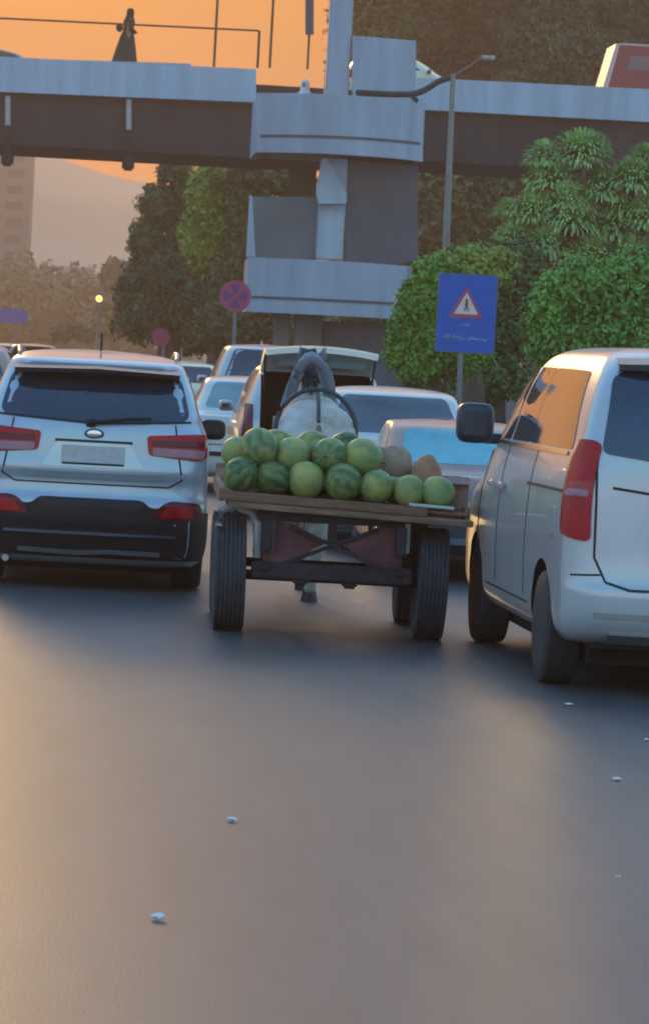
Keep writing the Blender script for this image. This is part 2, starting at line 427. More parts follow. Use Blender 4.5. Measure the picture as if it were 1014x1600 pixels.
def simple_car(name, px, py, d, label, paint, kind='sedan', H=1.45, W=1.72, L=4.4, rz=0., group='cars queueing in the traffic ahead', gl=None, detail=2, open_hatch=False, cat='car', boxy=0., lamp=None, spare=None):
    p = at(px, py, d); o = thing(name, (p.x, p.y, 0), label, cat, group, rz)
    gl = gl or glass
    sedan = kind == 'sedan'
    S = Shell(sedan_keys(H, W, L, boxy) if sedan else hatch_keys(H, W, L))
    wr = .31; ya, yb = .85, L - .85
    cut = None
    if open_hatch: cut = ((0, .30, (H * .97 + .62) / 2 - .02), (W * .72, 1.5, H * .93 - .62))
    S.build('body', paint, o, ((ya, wr), (yb, wr)) if detail > 1 else (), wr + .05, cut_box=cut, sub=4)
    zt = .66 * H if sedan else .64 * H
    rs = S.rear
    wb, wt = S.w(zt + .09), S.w(H - .09)
    if not open_hatch:
        patch('rear_window', rs, [(-wb * .86, zt + .09), (wb * .86, zt + .09), (wt * .84, H - .09), (-wt * .84, H - .09)], gl, o, .004, .06)
    if detail > 0:
        for sg in (-1, 1):
            sd_ = lambda y, z, sg=sg: S.side(y, z, sg)
            y0 = S.yr(zt + .1) + .35; y1 = S.yf(zt + .1) - .35
            t0 = S.yr(H - .1) + .22; t1 = S.yf(H - .1) - .25; mid = (y0 + y1) / 2
            patch('side_window', sd_, [(y0, zt + .10), (mid - .04, zt + .10), (mid - .04, H - .10), (t0, H - .10)], gl, o, .004, .05)
            patch('side_window', sd_, [(mid + .04, zt + .10), (y1, zt + .10), (t1, H - .10), (mid + .04, H - .10)], gl, o, .004, .05)
            zl = zt * .83
            lm = redlens if lamp is None else lamp
            if sedan: patch('tail_light', rs, [(sg * W * .27, zl - .06), (sg * W * .475, zl - .07), (sg * W * .475, zl + .07), (sg * W * .27, zl + .06)], lm, o, .008, .02)
            elif open_hatch: patch('tail_light', rs, [(sg * W * .42, zl - .02), (sg * W * .485, zl - .02), (sg * W * .465, zl + .34), (sg * W * .42, zl + .34)], lm, o, .008, .02)
            else: patch('tail_light', rs, [(sg * W * .36, zl - .06), (sg * W * .48, zl - .06), (sg * W * .46, zl + .2), (sg * W * .38, zl + .2)], lm, o, .008, .02)
            mirror(o, sg * S.w(zt) * .97, L * .66, zt + .08, darkpaint if detail < 2 else paint, .17, .13)
        patch('number_plate', rs, [(-.24, zt * .62), (.24, zt * .62), (.24, zt * .62 + .13), (-.24, zt * .62 + .13)], plate_m, o, .012, .01)
        strip('bumper_trim', rs, [(-W * .46, .50), (W * .46, .50)], .05, blackplastic, o, .012)
        if sedan: strip('boot_lid_gap', rs, [(-W * .40, .62), (W * .40, .62)], .012, seam, o)
    if detail > 1:
        for x in (-W / 2 + .13, W / 2 - .13):
            for y in (ya, yb): wheel(o, x, y, wr, .2)
    return o, S

# ================================================================== SETTING: ground
def road_material():
    m = bpy.data.materials.new('asphalt'); m.use_nodes = True; t = m.node_tree; b = t.nodes['Principled BSDF']
    tc = t.nodes.new('ShaderNodeTexCoord')
    def noise(scale, detail, sx=(1, 1, 1)):
        mp = t.nodes.new('ShaderNodeMapping'); mp.inputs['Scale'].default_value = sx
        n = t.nodes.new('ShaderNodeTexNoise'); n.inputs['Scale'].default_value = scale; n.inputs['Detail'].default_value = detail
        t.links.new(tc.outputs['Object'], mp.inputs[0]); t.links.new(mp.outputs[0], n.inputs['Vector']); return n.outputs['Fac']
    def rampn(f, a, b_, c1, c2):
        r = t.nodes.new('ShaderNodeValToRGB'); r.color_ramp.elements[0].position = a; r.color_ramp.elements[1].position = b_
        r.color_ramp.elements[0].color = (*c1, 1); r.color_ramp.elements[1].color = (*c2, 1); t.links.new(f, r.inputs[0]); return r.outputs[0]
    def mul(a, b_):
        x = t.nodes.new('ShaderNodeMix'); x.data_type = 'RGBA'; x.blend_type = 'MULTIPLY'; x.inputs[0].default_value = 1
        t.links.new(a, x.inputs[6]); t.links.new(b_, x.inputs[7]); return x.outputs[2]
    c = rampn(noise(.45, 5, (1, .35, 1)), .3, .7, (.056, .057, .062), (.084, .082, .081))
    c = mul(c, rampn(noise(2.2, 6, (1, .25, 1)), .35, .65, (.86, .86, .87), (1.05, 1.05, 1.05)))
    c = mul(c, rampn(noise(90, 3), .3, .7, (.76, .76, .76), (1.15, 1.15, 1.15)))
    c = mul(c, rampn(noise(9, 6, (1, .12, 1)), .32, .62, (.84, .84, .84), (1.04, 1.04, 1.04)))
    c = mul(c, rampn(noise(350, 2), .62, .70, (1, 1, 1), (1.9, 1.85, 1.75)))
    t.links.new(c, b.inputs['Base Color'])
    r = t.nodes.new('ShaderNodeMapRange'); r.inputs[3].default_value = .34; r.inputs[4].default_value = .52
    t.links.new(noise(.8, 4, (1, .2, 1)), r.inputs[0]); t.links.new(r.outputs[0], b.inputs['Roughness'])
    b.inputs['Specular IOR Level'].default_value = .5
    bp = t.nodes.new('ShaderNodeBump'); bp.inputs['Strength'].default_value = .35; bp.inputs['Distance'].default_value = .004
    t.links.new(noise(120, 2), bp.inputs['Height']); t.links.new(bp.outputs[0], b.inputs['Normal'])
    return m
asphalt = road_material()
dirt = mat('dusty_ground', (.14, .12, .095), .95, .0, .25, .3, bump=.3)
pave = mat('paving_concrete', (.20, .19, .18), .9, .0, .2, 1.5, bump=.3)
def sheet(name, x0, x1, y0, y1, z, m, nx=1, ny=1):
    vs = [(x0 + (x1 - x0) * i / nx, y0 + (y1 - y0) * j / ny, z) for j in range(ny + 1) for i in range(nx + 1)]
    fs = [(j * (nx + 1) + i, j * (nx + 1) + i + 1, (j + 1) * (nx + 1) + i + 1, (j + 1) * (nx + 1) + i) for j in range(ny) for i in range(nx)]
    return tag(mesh_obj(name, vs, fs, m), kind='structure')
sheet('ground', -440, 440, -35, 1160, -.012, dirt)
RX1 = gd(800, 62).x - .6                      # right kerb line
sheet('road', -9, RX1, -34, 700, 0, asphalt)
def long_box(name, x0, x1, y0, y1, z0, z1, m, bev=.02, parent=None):
    return box(name, ((x0 + x1) / 2, (y0 + y1) / 2, (z0 + z1) / 2), (x1 - x0, y1 - y0, z1 - z0), m, parent, bev=bev)
tag(long_box('pavement', RX1 + .16, RX1 + 2.2, -30, 400, -.01, .12, pave), kind='structure')
tag(long_box('pavement', -11.4, -9.16, -30, 400, -.01, .12, pave), kind='structure'); tag(long_box('kerb', -9.15, -9.0, -30, 400, -.01, .135, concrete), kind='structure')
kb = tag(long_box('kerb', RX1, RX1 + .15, -30, 400, -.01, .135, concrete), kind='structure')

# far hill: broad slope closing the street, fading in the air
def hill():
    pts = [(-400, 600), (-60, 218), (60, 243), (110, 259), (180, 275), (250, 296), (330, 318), (430, 330), (600, 380), (900, 470), (1400, 530)]
    D = 800; vs, fs = [], []; n = 60
    xs = np.linspace(-1900, 2600, n)
    top = np.interp(xs, [-1900, -900] + [p[0] for p in pts[1:]], [300, 260] + [p[1] for p in pts[1:]])
    for j, (dd, q) in enumerate(((D - 220, 0.), (D - 130, .45), (D - 50, .8), (D, 1.), (D + 150, .95), (D + 260, 0.))):
        for i in range(n):
            T = at(xs[i], top[i] + 3 * math.sin(xs[i] * .045) + 2 * rng.random(), D)
            c = at(xs[i], 540, dd)
            z = max(0, T.z) * q * (1 + .05 * math.sin(i * 1.3 + j)) if q < 1 else T.z
            vs.append((c.x, c.y, z - (2 if q == 0 else 0)))
    for j in range(5):
        for i in range(n - 1): a = j * n + i; fs.append((a, a + 1, a + n + 1, a + n))
    o = mesh_obj('hill', vs, fs, mat('hill_rock', (.62, .34, .21), .95, .0, .2, .01, bump=.2), None, True, None)
    return tag(o, kind='structure')
hill()

# ================================================================== BRIDGE
BD = 113.0
def slab(name, px0, y0t, y0b, px1, y1t, y1b, d0, d1, thick, m, parent=None, push=0.):
    """beam whose front face is seen between two pixel columns; thick = how far it reaches away"""
    A = [at(px0, y0b, d0), at(px0, y0t, d0), at(px1, y1t, d1), at(px1, y1b, d1)]
    yv = Vector((0, 1, 0)); V = [a + yv * push for a in A] + [a + yv * (push + thick) for a in A]
    for k in (4, 5, 6, 7): V[k].z = V[k - 4].z
    f = [(0, 1, 2, 3), (7, 6, 5, 4), (0, 4, 5, 1), (1, 5, 6, 2), (2, 6, 7, 3), (3, 7, 4, 0)]
    return mesh_obj(name, V, f, m, parent)
SC = F / BD
p0 = at(250, 130, BD)
bridge = thing('road_bridge', (p0.x, p0.y, 0), 'long pale blue bridge deck with dark girder crossing high over the street', 'bridge')
def adopt(o, par):                            # keep world place while parenting
    bpy.context.view_layer.update()
    o.parent = par; o.matrix_parent_inverse = par.matrix_world.inverted(); return o
def bp_(name, *a, **k): return adopt(slab(name, *a, **k), bridge)
bp_('parapet', -420, 68, 126, 401, 108, 160, BD - 1.5, BD, .25, bluewhite)
bp_('parapet', 652, 121, 171, 1500, 164, 217, BD, BD + 2, .25, bluewhite)
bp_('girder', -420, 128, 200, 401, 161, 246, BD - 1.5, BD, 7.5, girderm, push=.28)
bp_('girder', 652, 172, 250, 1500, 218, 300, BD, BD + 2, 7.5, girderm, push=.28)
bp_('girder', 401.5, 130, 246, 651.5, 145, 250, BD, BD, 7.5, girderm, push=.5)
bp_('deck_slab', -420, 105, 124, 1500, 195, 214, BD - 1.5, BD + 2, 7.9, concrete, push=.30)
bp_('kerb_strip', 70, 91, 95.5, 299, 98, 104, BD, BD, .3, bluewhite2, push=.35)
# girder diaphragm drainpipes with dark lamps below
for (px, y0, y1) in ((13, 147, 196), (202, 153, 203)):
    dd = BD - 1.5 + 1.5 * (px + 420) / 821 + .22
    a, b = at(px, y0, dd), at(px, y1, dd)
    adopt(tube('drainpipe', [(a.x, a.y - .02, a.z - .05), (b.x, b.y - .02, b.z)], .085, strutpale), bridge)
    c = at(px - 1, y1 + 53, dd - .3)
    bm = bmesh.new(); add_box(bm, (c.x, c.y + .2, c.z), (.36, .5, .38), bev=.06); add_box(bm, (c.x, c.y + .4, c.z + .45), (.14, .2, .7))
    adopt(bm_obj('lamp_housing', bm, blackplastic), bridge)
# railing on the left span
rl = thing('bridge_railing', tuple(at(200, 40, BD)), 'thin rusty railing with square posts on the left bridge span', 'railing')
def rail(name, x0, y0, x1, y1, r, d=BD + .15):
    return adopt(tube(name, [at(x0, y0, d), at(x1, y1, d)], r, railm, seg=6), rl)
rail('handrail', -300, 14, 405, 48, .032)
for x, y0, y1 in ((-240, 17, 82), (-90, 24, 88), (405, 48, 106)):
    rail('post', x + 1, y0, x - 2, y1, .045)
# tall thin masts beyond the bridge
for i, (x, y0, y1, r, lab) in enumerate(((335, -160, 104, .045, 'thin dark mast rising left of the square railing corner on the bridge'),
                                 (422, -160, 106, .045, 'thin dark mast just right of the railing corner on the bridge'),
                                 (515, -160, 108, .06, 'thin orange lit mast touching the pale tower pillar'))):
    tag(tube('mast', [at(x + (y1 - y0) * .054, y0, BD + 1.2), at(x, y1, BD + 1.2)], r, railm, seg=6), lab, 'mast', 'thin masts on the bridge')
sb = thing('mast_sign', tuple(at(482, 108, BD + 1.5)), 'dark narrow board hanging on a thin mast above the bridge', 'sign')
adopt(tube('post', [at(490, -60, BD + 1.5), at(481, 108, BD + 1.5)], .04, railm, seg=6), sb)
adopt(slab('board', 478, -60, 54, 491, -60, 54, BD + 1.3, BD + 1.3, .12, darkpanel), sb)

# ================================================================== STAIR TOWER
TD = 105.0; TS = F / TD
def tp(px, py, d=TD): return at(px, py, d)
q = gd(510, TD)
tower = thing('stair_tower', (q.x, q.y, 0), 'pale grey blue concrete stair tower with two landings beside the bridge', 'stair tower')
def tslab(name, px0, y0t, y0b, px1, y1t, y1b, thick, m, push=0., d=TD):
    return adopt(slab(name, px0, y0t, y0b, px1, y1t, y1b, d, d, thick, m, push=push), tower)
# upper landing
def landing(x0, x1, yt0, yt1, yb0, yb1, line0, line1, dep):
    def curved(name, a0, b0, a1, b1, m, xa, xb, out, th):    # parapet bowed outwards in plan
        V = []; n = 18
        for k in range(n + 1):
            u = k / n; px = xa + (xb - xa) * u; bow = 1.35 * (1 - (2 * (px - x0) / (x1 - x0) - 1) ** 2) + out
            for py, dy in ((a0 + (a1 - a0) * u, 0), (b0 + (b1 - b0) * u, 0), (b0 + (b1 - b0) * u, th), (a0 + (a1 - a0) * u, th)):
                p = tp(px, py); V.append(Vector((p.x, tp(x0, 300).y - bow + dy, p.z)))
        Fc = [(0, 1, 2, 3), tuple(4 * n + q for q in (3, 2, 1, 0))]
        for k in range(n):
            for q in range(4): Fc.append((4 * k + q, 4 * k + (q + 1) % 4, 4 * k + 4 + (q + 1) % 4, 4 * k + 4 + q))
        me_o = mesh_obj(name, V, Fc, m, None, True, 40); bmx = bmesh.new(); bmx.from_mesh(me_o.data); bmesh.ops.recalc_face_normals(bmx, faces=bmx.faces); bmx.to_mesh(me_o.data); bmx.free()
        return adopt(me_o, tower)
    curved('landing_parapet', yt0, yb0, yt1, yb1, bluewhite2, x0, x1, 0, .18)
    curved('joint_line', line0 - 2, line0 + 2, line1 - 2, line1 + 2, lineblue, x0 + 5, x1 - 5, .03, .05)
    for x, t, b_ in ((x0, yt0, yb0), (x1 - 3, yt1, yb1)):
        a, c = tp(x, t), tp(x, b_)
        adopt(box('side_parapet', ((a.x + c.x) / 2 + (.10 if x == x0 else 0), a.y + .19 + dep / 2, (a.z + c.z) / 2), (.16, dep, a.z - c.z - .02), bluewhite2), tower)
    a, c = tp(x0 + 4, yb0 - 3), tp(x1 - 4, yb1 - 3)
    adopt(box('landing_floor', ((a.x + c.x) / 2, a.y + .2 + dep / 2, (a.z + c.z) / 2 + .1), (c.x - a.x - .1, dep - .1, .2), darkpanel), tower)
landing(402, 661, 146, 160, 238, 252, 213, 224, 4.2)
landing(388, 646, 402, 416, 487, 500, 464, 476, 3.6)
# pillars
def pillar(px0, px1, y0, y1, dep, m, push=.3, name='pillar'):
    a = tp((px0 + px1) / 2 + (y1 - y0) * .027, y0); b = tp((px0 + px1) / 2 - (y1 - y0) * .027, y1)
    wdt = (px1 - px0) / TS
    return adopt(box(name, ((a.x + b.x) / 2, a.y + push + dep / 2, (a.z + b.z) / 2), (wdt, dep, a.z - b.z), m, bev=.03), tower)
pillar(515, 551, -60, 150, .6, bluewhite2, .4)
pillar(500, 541, 246, 405, .6, bluewhite, .5)
pillar(430, 454, 486, 600, .5, concrete, .6)
pillar(462, 505, 490, 602, .5, concrete, .7)
tslab('upper_panel', 551.5, 54, 149, 651, 62, 160, .15, bluewhite2, .35)
# stair flights: sloping soffits and stringers
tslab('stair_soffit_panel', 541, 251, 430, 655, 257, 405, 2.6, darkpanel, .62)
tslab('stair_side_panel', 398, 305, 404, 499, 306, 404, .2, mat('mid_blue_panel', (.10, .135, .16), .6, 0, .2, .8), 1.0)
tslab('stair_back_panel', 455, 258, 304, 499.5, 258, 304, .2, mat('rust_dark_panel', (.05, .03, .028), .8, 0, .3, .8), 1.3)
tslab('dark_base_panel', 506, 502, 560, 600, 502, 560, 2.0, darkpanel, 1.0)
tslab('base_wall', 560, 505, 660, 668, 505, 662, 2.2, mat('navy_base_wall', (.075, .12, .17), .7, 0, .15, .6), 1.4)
# tapered fin on the left and gusset on the pillar
def prism(name, pts, thick, m, push=0., d=TD):
    V = [tp(x, y, d) + Vector((0, push, 0)) for x, y in pts]; n = len(V)
    B = [v + Vector((0, thick, 0)) for v in V]
    return adopt(mesh_obj(name, V + B, [tuple(range(n)), tuple(range(2 * n - 1, n - 1, -1))] + [(i, i + n, (i + 1) % n + n, (i + 1) % n) for i in range(n)], m), tower)
prism('tapered_fin', [(391, 305), (395, 305), (400, 401), (386, 401)], .3, bluewhite2, .05)
prism('gusset', [(505, 247), (512, 247), (542, 302), (541, 318), (499, 318), (495, 300)], .25, bluewhite, .12)

# ================================================================== PEOPLE (bridge)
def skin_body(name, verts, edges, radii, root, m, parent=None, sub=2):
    me = bpy.data.meshes.new(name); me.from_pydata(verts, edges, []); me.materials.append(m)
    o = bpy.data.objects.new(name, me); COL.objects.link(o)
    o.modifiers.new('s', 'SKIN'); sv = me.skin_vertices[0].data
    for i, r in enumerate(radii):
        sv[i].radius = r if isinstance(r, tuple) else (r, r); sv[i].use_root = (i == root)
    sb_ = o.modifiers.new('u', 'SUBSURF'); sb_.levels = sb_.render_levels = sub
    evaluated(o); o.data.shade_smooth()
    if parent is not None: o.parent = parent
    return o
def person(loc, label, robe, veil, skinc, rz=0., scale=1., arms='bent', extra=None, prof=None):
    o = thing('person', loc, label, 'person', rz=rz); o.scale = (scale,) * 3
    # continuous body
    V = [(0, 0, .92), (0, 0, 1.12), (0, .01, 1.36), (0, .01, 1.47), (0, .02, 1.56), (0, .02, 1.66)]
    Rr = [(.15, .12), (.13, .10), (.17, .11), (.055, .055), (.085, .09), (.06, .07)]
    E = [(0, 1), (1, 2), (2, 3), (3, 4), (4, 5)]
    for sg in (-1, 1):
        b = len(V)
        V += [(sg * .17, 0, 1.38), (sg * .22, .02, 1.12), (sg * .17, .18, 1.02), (sg * .13, .25, 1.04)] if arms == 'bent' else [(sg * .17, 0, 1.38), (sg * .24, 0, 1.12), (sg * .25, .06, .88), (sg * .25, .08, .80)]
        Rr += [.06, .047, .035, .028]; E += [(2, b), (b, b + 1), (b + 1, b + 2), (b + 2, b + 3)]
        c = len(V)
        V += [(sg * .09, 0, .86), (sg * .10, .05 * sg, .48), (sg * .10, -.05 * sg, .09), (sg * .10, .12 - .05 * sg, .04)]
        Rr += [.09, .062, .042, .035]; E += [(0, c), (c, c + 1), (c + 1, c + 2), (c + 2, c + 3)]
    skin_body('body', V, E, Rr, 0, skinc, o)
    lathe('robe', prof or [(.40, .10), (.34, .35), (.25, .75), (.20, .95), (.165, 1.12), (.185, 1.3), (.17, 1.40), (.08, 1.47)], robe, o, seg=20, mt=Matrix.Diagonal((.85, 1.2, 1, 1)) if prof else None)
    for sg in (-1, 1):
        pts = [V[6 + (0 if sg < 0 else 8)], V[7 + (0 if sg < 0 else 8)], V[8 + (0 if sg < 0 else 8)]]
        tube('sleeve', pts, [.085, .072, .06], robe, o, 10)
    hb = bmesh.new()
    add_lathe(hb, [(.16, 1.38), (.125, 1.46), (.108, 1.54), (.112, 1.62), (.10, 1.69), (.06, 1.735), (.01, 1.745)], seg=18)
    bm_obj('headscarf', hb, veil, o, True)
    fb = bmesh.new(); bmesh.ops.create_uvsphere(fb, u_segments=14, v_segments=10, radius=.078, matrix=Matrix.Translation((0, .052, 1.60)) @ Matrix.Diagonal((.85, .9, 1.2, 1)))
    fo = bm_obj('face', fb, skinc, o, True)
    nb = bmesh.new(); add_box(nb, (0, .125, 1.595), (.02, .03, .035), bev=.008)
    for sg in (-1, 1): add_box(nb, (sg * .027, .115, 1.618), (.02, .012, .009), bev=.003)
    bm_obj('facial_features', nb, skinc, fo)
    return o
skin_m = mat('skin', (.30, .17, .11), .6, .0, .08, 20)
darkrobe = mat('dark_olive_robe', (.030, .036, .028), .9, .0, .25, 10)
darkveil = mat('dark_veil', (.020, .020, .020), .9, .0, .2, 10)
a = at(194, 112, BD + .8)
woman = person((a.x, a.y, at(194, 12, BD + .8).z - 1.745), 'woman in long dark robe and veil walking on the left bridge span', darkrobe, darkveil, skin_m, rz=R(-75), scale=1, prof=[(.33, .10), (.30, .28), (.24, .60), (.185, .88), (.125, 1.06), (.135, 1.2), (.15, 1.34), (.12, 1.41), (.05, 1.47)])
woman.rotation_euler = (R(-4), 0, R(-75))
bm = bmesh.new(); add_box(bm, (.02, -.20, 1.13), (.16, .20, .24), None, .05); hbag = bm_obj('handbag', bm, darkrobe); hbag.matrix_world = Matrix.Translation(woman.location) @ Matrix.Rotation(R(-75), 4, 'Z')
tag(hbag, 'dark bag on the back of the walking woman on the bridge', 'bag')
a = at(474, 200, TD + 1.5)
palecloth = mat('pale_cloth', (.62, .60, .58), .9, .0, .1, 10)
pz = at(474, 124, TD + 1.5).z
person((a.x, a.y, pz - 1.745 * 1.14), 'person in white headscarf on the upper landing, only the head above the parapet', palecloth, palecloth, skin_m, rz=R(160), scale=1.14)

# vehicles up on the bridge
def deckz(px): return at(px, 112 if px < 500 else 142 + (px - 700) * .05, BD + 2).z
o_, _ = simple_car('parked_car', -22, 90, BD + 1.8, 'dark car at the left edge of the bridge, only its sloping front showing', darkpaint, 'sedan', 1.25, 1.7, 4.2, R(-90), 'vehicles up on the bridge', detail=1)
o_.location.z = at(0, 68, BD + 1.8).z - 1.0; o_.location.x = at(41, 90, BD + 1.8).x - 4.2
o_, _ = simple_car('car', 600, 110, BD + 3, 'pale cream car partly hidden by the blue panel on the bridge', cream, 'hatch', 1.45, 1.65, 3.8, R(-90), 'vehicles up on the bridge', detail=1)
o_.location.z = at(670, 92, BD + 3).z - 1.45; o_.location.x = at(692, 110, BD + 3).x - 3.0
# red truck with white front edge
a = at(1000, 100, BD + 3); z0 = at(1000, 140, BD + 3).z - .6; z1 = at(1000, 72, BD + 3).z
tr = thing('truck', (a.x, a.y, z0), 'red truck with pale windscreen edge on the right bridge span', 'truck', 'vehicles up on the bridge')
sx0 = at(945, 130, BD + 3).x - a.x; hh = z1 - z0
V = [(sx0, 0, .55), (sx0 + .34, 0, hh), (3.6, 0, hh), (3.6, 0, .55)]
def extr(name, V, dy, m, par):
    n = len(V); W_ = [Vector(v) for v in V]; B = [v + Vector((0, dy, 0)) for v in W_]
    return mesh_obj(name, W_ + B, [tuple(range(n)), tuple(range(2 * n - 1, n - 1, -1))] + [(i, i + n, (i + 1) % n + n, (i + 1) % n) for i in range(n)], m, par)
extr('cab', V, 2.0, redpaint, tr)
extr('front_pillar', [(sx0 - .09, -.02, .55), (sx0 + .25, -.02, hh + .03), (sx0 + .37, -.02, hh + .03), (sx0 + .07, -.02, .55)], 2.04, mat('truck_white_trim', (.62, .45, .42), .4), tr)
box('roof_rail', ((sx0 + 3.9) / 2, 1, hh + .02), (3.6 - sx0 - .5, 2.0, .07), mat('truck_white_trim', (.62, .45, .42), .4), tr)
extr('side_window', [(sx0 + .62, -.015, hh * .62), (sx0 + .72, -.015, hh * .84), (sx0 + 1.5, -.015, hh * .84), (sx0 + 1.5, -.015, hh * .62)], .03, mat('truck_window', (.16, .10, .11), .2), tr)
for x in (sx0 + .7, 2.8):
    for y in (.15, 1.85): wheel(tr, x, y, .42, .25) if False else lathe('wheel', [(.40, -.12), (.42, -.06), (.42, .06), (.40, .12)], tyre, tr, 'X', 20, Matrix.Translation((x, y, .42)) @ Matrix.Rotation(math.pi / 2, 4, 'Z'))

# ================================================================== STREET LAMP, SIGNS
def pole_pts(pxt, yt, pxb, d):
    b = gd(pxb, d); t = at(pxt, yt, d); return b, Vector((t.x, b.y, t.z))
b, t = pole_pts(705, 118, 683, 86)
lamp = thing('street_lamp', (b.x, b.y, 0), 'tall grey street lamp with two curved dark arms in front of the bridge', 'street lamp')
adopt(tube('pole', [(b.x, b.y, 0), ((b.x + t.x) / 2, b.y, t.z / 2), (t.x, b.y, t.z)], [.11, .085, .055], poledm, seg=12), lamp)
adopt(lathe('base_plate', [(.2, 0), (.2, .05), (.13, .1), (.12, .5)], poledm, seg=16, mt=Matrix.Translation((b.x, b.y, .13))), lamp)
def arm(pts, r, m=darkpaint):
    P = [at(x, y, 86) for x, y in pts]; Q = []
    for i in range(len(P) - 1):
        p0_, p1_, p2_, p3_ = P[max(i - 1, 0)], P[i], P[i + 1], P[min(i + 2, len(P) - 1)]
        for k in range(5):
            s = k / 5; Q.append(.5 * ((2 * p1_) + (p2_ - p0_) * s + (2 * p0_ - 5 * p1_ + 4 * p2_ - p3_) * s * s + (3 * p1_ - p0_ - 3 * p2_ + p3_) * s ** 3))
    Q.append(P[-1]); return adopt(tube('arm', Q, r, m), lamp)
armm = mat('dark_lamp_arm', (.02, .03, .04), .6, .2, .2, 4)
arm([(704, 121), (685, 127), (662, 141), (640, 147), (600, 147), (556, 145)], .07, armm)
arm([(640, 148), (652, 159)], .05, armm)
arm([(704, 121), (722, 112), (740, 100), (752, 91)], .045, mat('brown_lamp_arm', (.12, .07, .06), .6, .2, .2, 4))
c = at(762, 90, 86)
bm = bmesh.new(); add_box(bm, c, (.34, .2, .09), bev=.035); adopt(bm_obj('lamp_head', bm, strutpale), lamp)
c = at(578, 146, 86)
bm = bmesh.new(); add_box(bm, c, (.70, .24, .13), bev=.05); adopt(bm_obj('lamp_head', bm, armm), lamp)

# blue warning sign
SD = 45.0; SS = F / SD
c = at(727, 490, SD); g = gd(709, SD)
sg_ = thing('road_sign', (g.x, g.y, 0), 'rectangular blue road sign with white warning triangle on a pale post', 'road sign')
adopt(tube('post', [(g.x, g.y + .04, 0), (c.x - .05, g.y + .04, c.z + .3)], .032, poledm, seg=10), sg_)
bw, bh = 91 / SS, 121 / SS
def splate(name, dx, dz, w_, h_, m, off, th=.004, r=.03, par=sg_):
    pl = rounded([(-w_ / 2, -h_ / 2), (w_ / 2, -h_ / 2), (w_ / 2, h_ / 2), (-w_ / 2, h_ / 2)], r)
    V = [Vector((c.x + dx + p.x, g.y - off, c.z + dz + p.y)) for p in pl]; n = len(V)
    B = [v + Vector((0, th, 0)) for v in V]
    return adopt(mesh_obj(name, V + B, [tuple(range(n)), tuple(range(2 * n - 1, n - 1, -1))] + [(i, i + n, (i + 1) % n + n, (i + 1) % n) for i in range(n)], m), par)
splate('sign_edge', 0, 0, bw + .015, bh + .015, mat('sign_edge_metal', (.05, .09, .20), .4), 0, .02)
splate('sign_board', 0, 0, bw - .01, bh - .01, signblue, .004, .004)
def tri(name, cx, cz, s, m, off, par=sg_):
    pts = rounded([(-s / 2, -s * .40), (s / 2, -s * .40), (0, s * .50)], s * .06)
    V = [Vector((c.x + cx + p.x, g.y - off, c.z + cz + p.y)) for p in pts]; n = len(V)
    B = [v + Vector((0, .003, 0)) for v in V]
    return adopt(mesh_obj(name, V + B, [tuple(range(n)), tuple(range(2 * n - 1, n - 1, -1))] + [(i, i + n, (i + 1) % n + n, (i + 1) % n) for i in range(n)], m), par)
tri('warning_triangle_border', -.01, .11, .40, signred, .008)
tri('warning_triangle', -.01, .105, .285, mat('triangle_pale', (.62, .50, .48), .4), .012)
bm = bmesh.new()
Y_ = g.y - .018
bmesh.ops.create_uvsphere(bm, u_segments=10, v_segments=6, radius=.017, matrix=Matrix.Translation((c.x - .008, Y_, c.z + .155)) @ Matrix.Diagonal((1, .2, 1, 1)))
add_box(bm, (c.x - .008, Y_, c.z + .108), (.030, .004, .062)); add_box(bm, (c.x - .024, Y_, c.z + .055), (.014, .004, .05), Matrix.Rotation(R(18), 3, 'Y')); add_box(bm, (c.x + .008, Y_, c.z + .055), (.014, .004, .05), Matrix.Rotation(R(-18), 3, 'Y'))
adopt(bm_obj('walker_symbol', bm, mat('symbol_brown', (.16, .07, .07), .5)), sg_)
bm = bmesh.new()                              # the small pale script lines under the triangle
def scribble(x0, x1, z, h):
    x = x0
    while x < x1:
        l = rng.uniform(.012, .03); add_box(bm, (c.x + x + l / 2, g.y - .010, c.z + z + rng.uniform(-.2, .1) * h), (l, .003, h * .34))
        if rng.random() < .5: add_box(bm, (c.x + x + l * .8, g.y - .010, c.z + z + h * .25), (h * .2, .003, h * .8))
        if rng.random() < .4: add_box(bm, (c.x + x + l * .4, g.y - .010, c.z + z - h * .55), (h * .2, .003, h * .2))
        x += l + rng.choice((0, 0, .004, .012))
scribble(-.07, .05, -.135, .035); scribble(-.27, -.02, -.285, .055); scribble(.02, .25, -.292, .055)
adopt(bm_obj('lettering', bm, signpale), sg_)

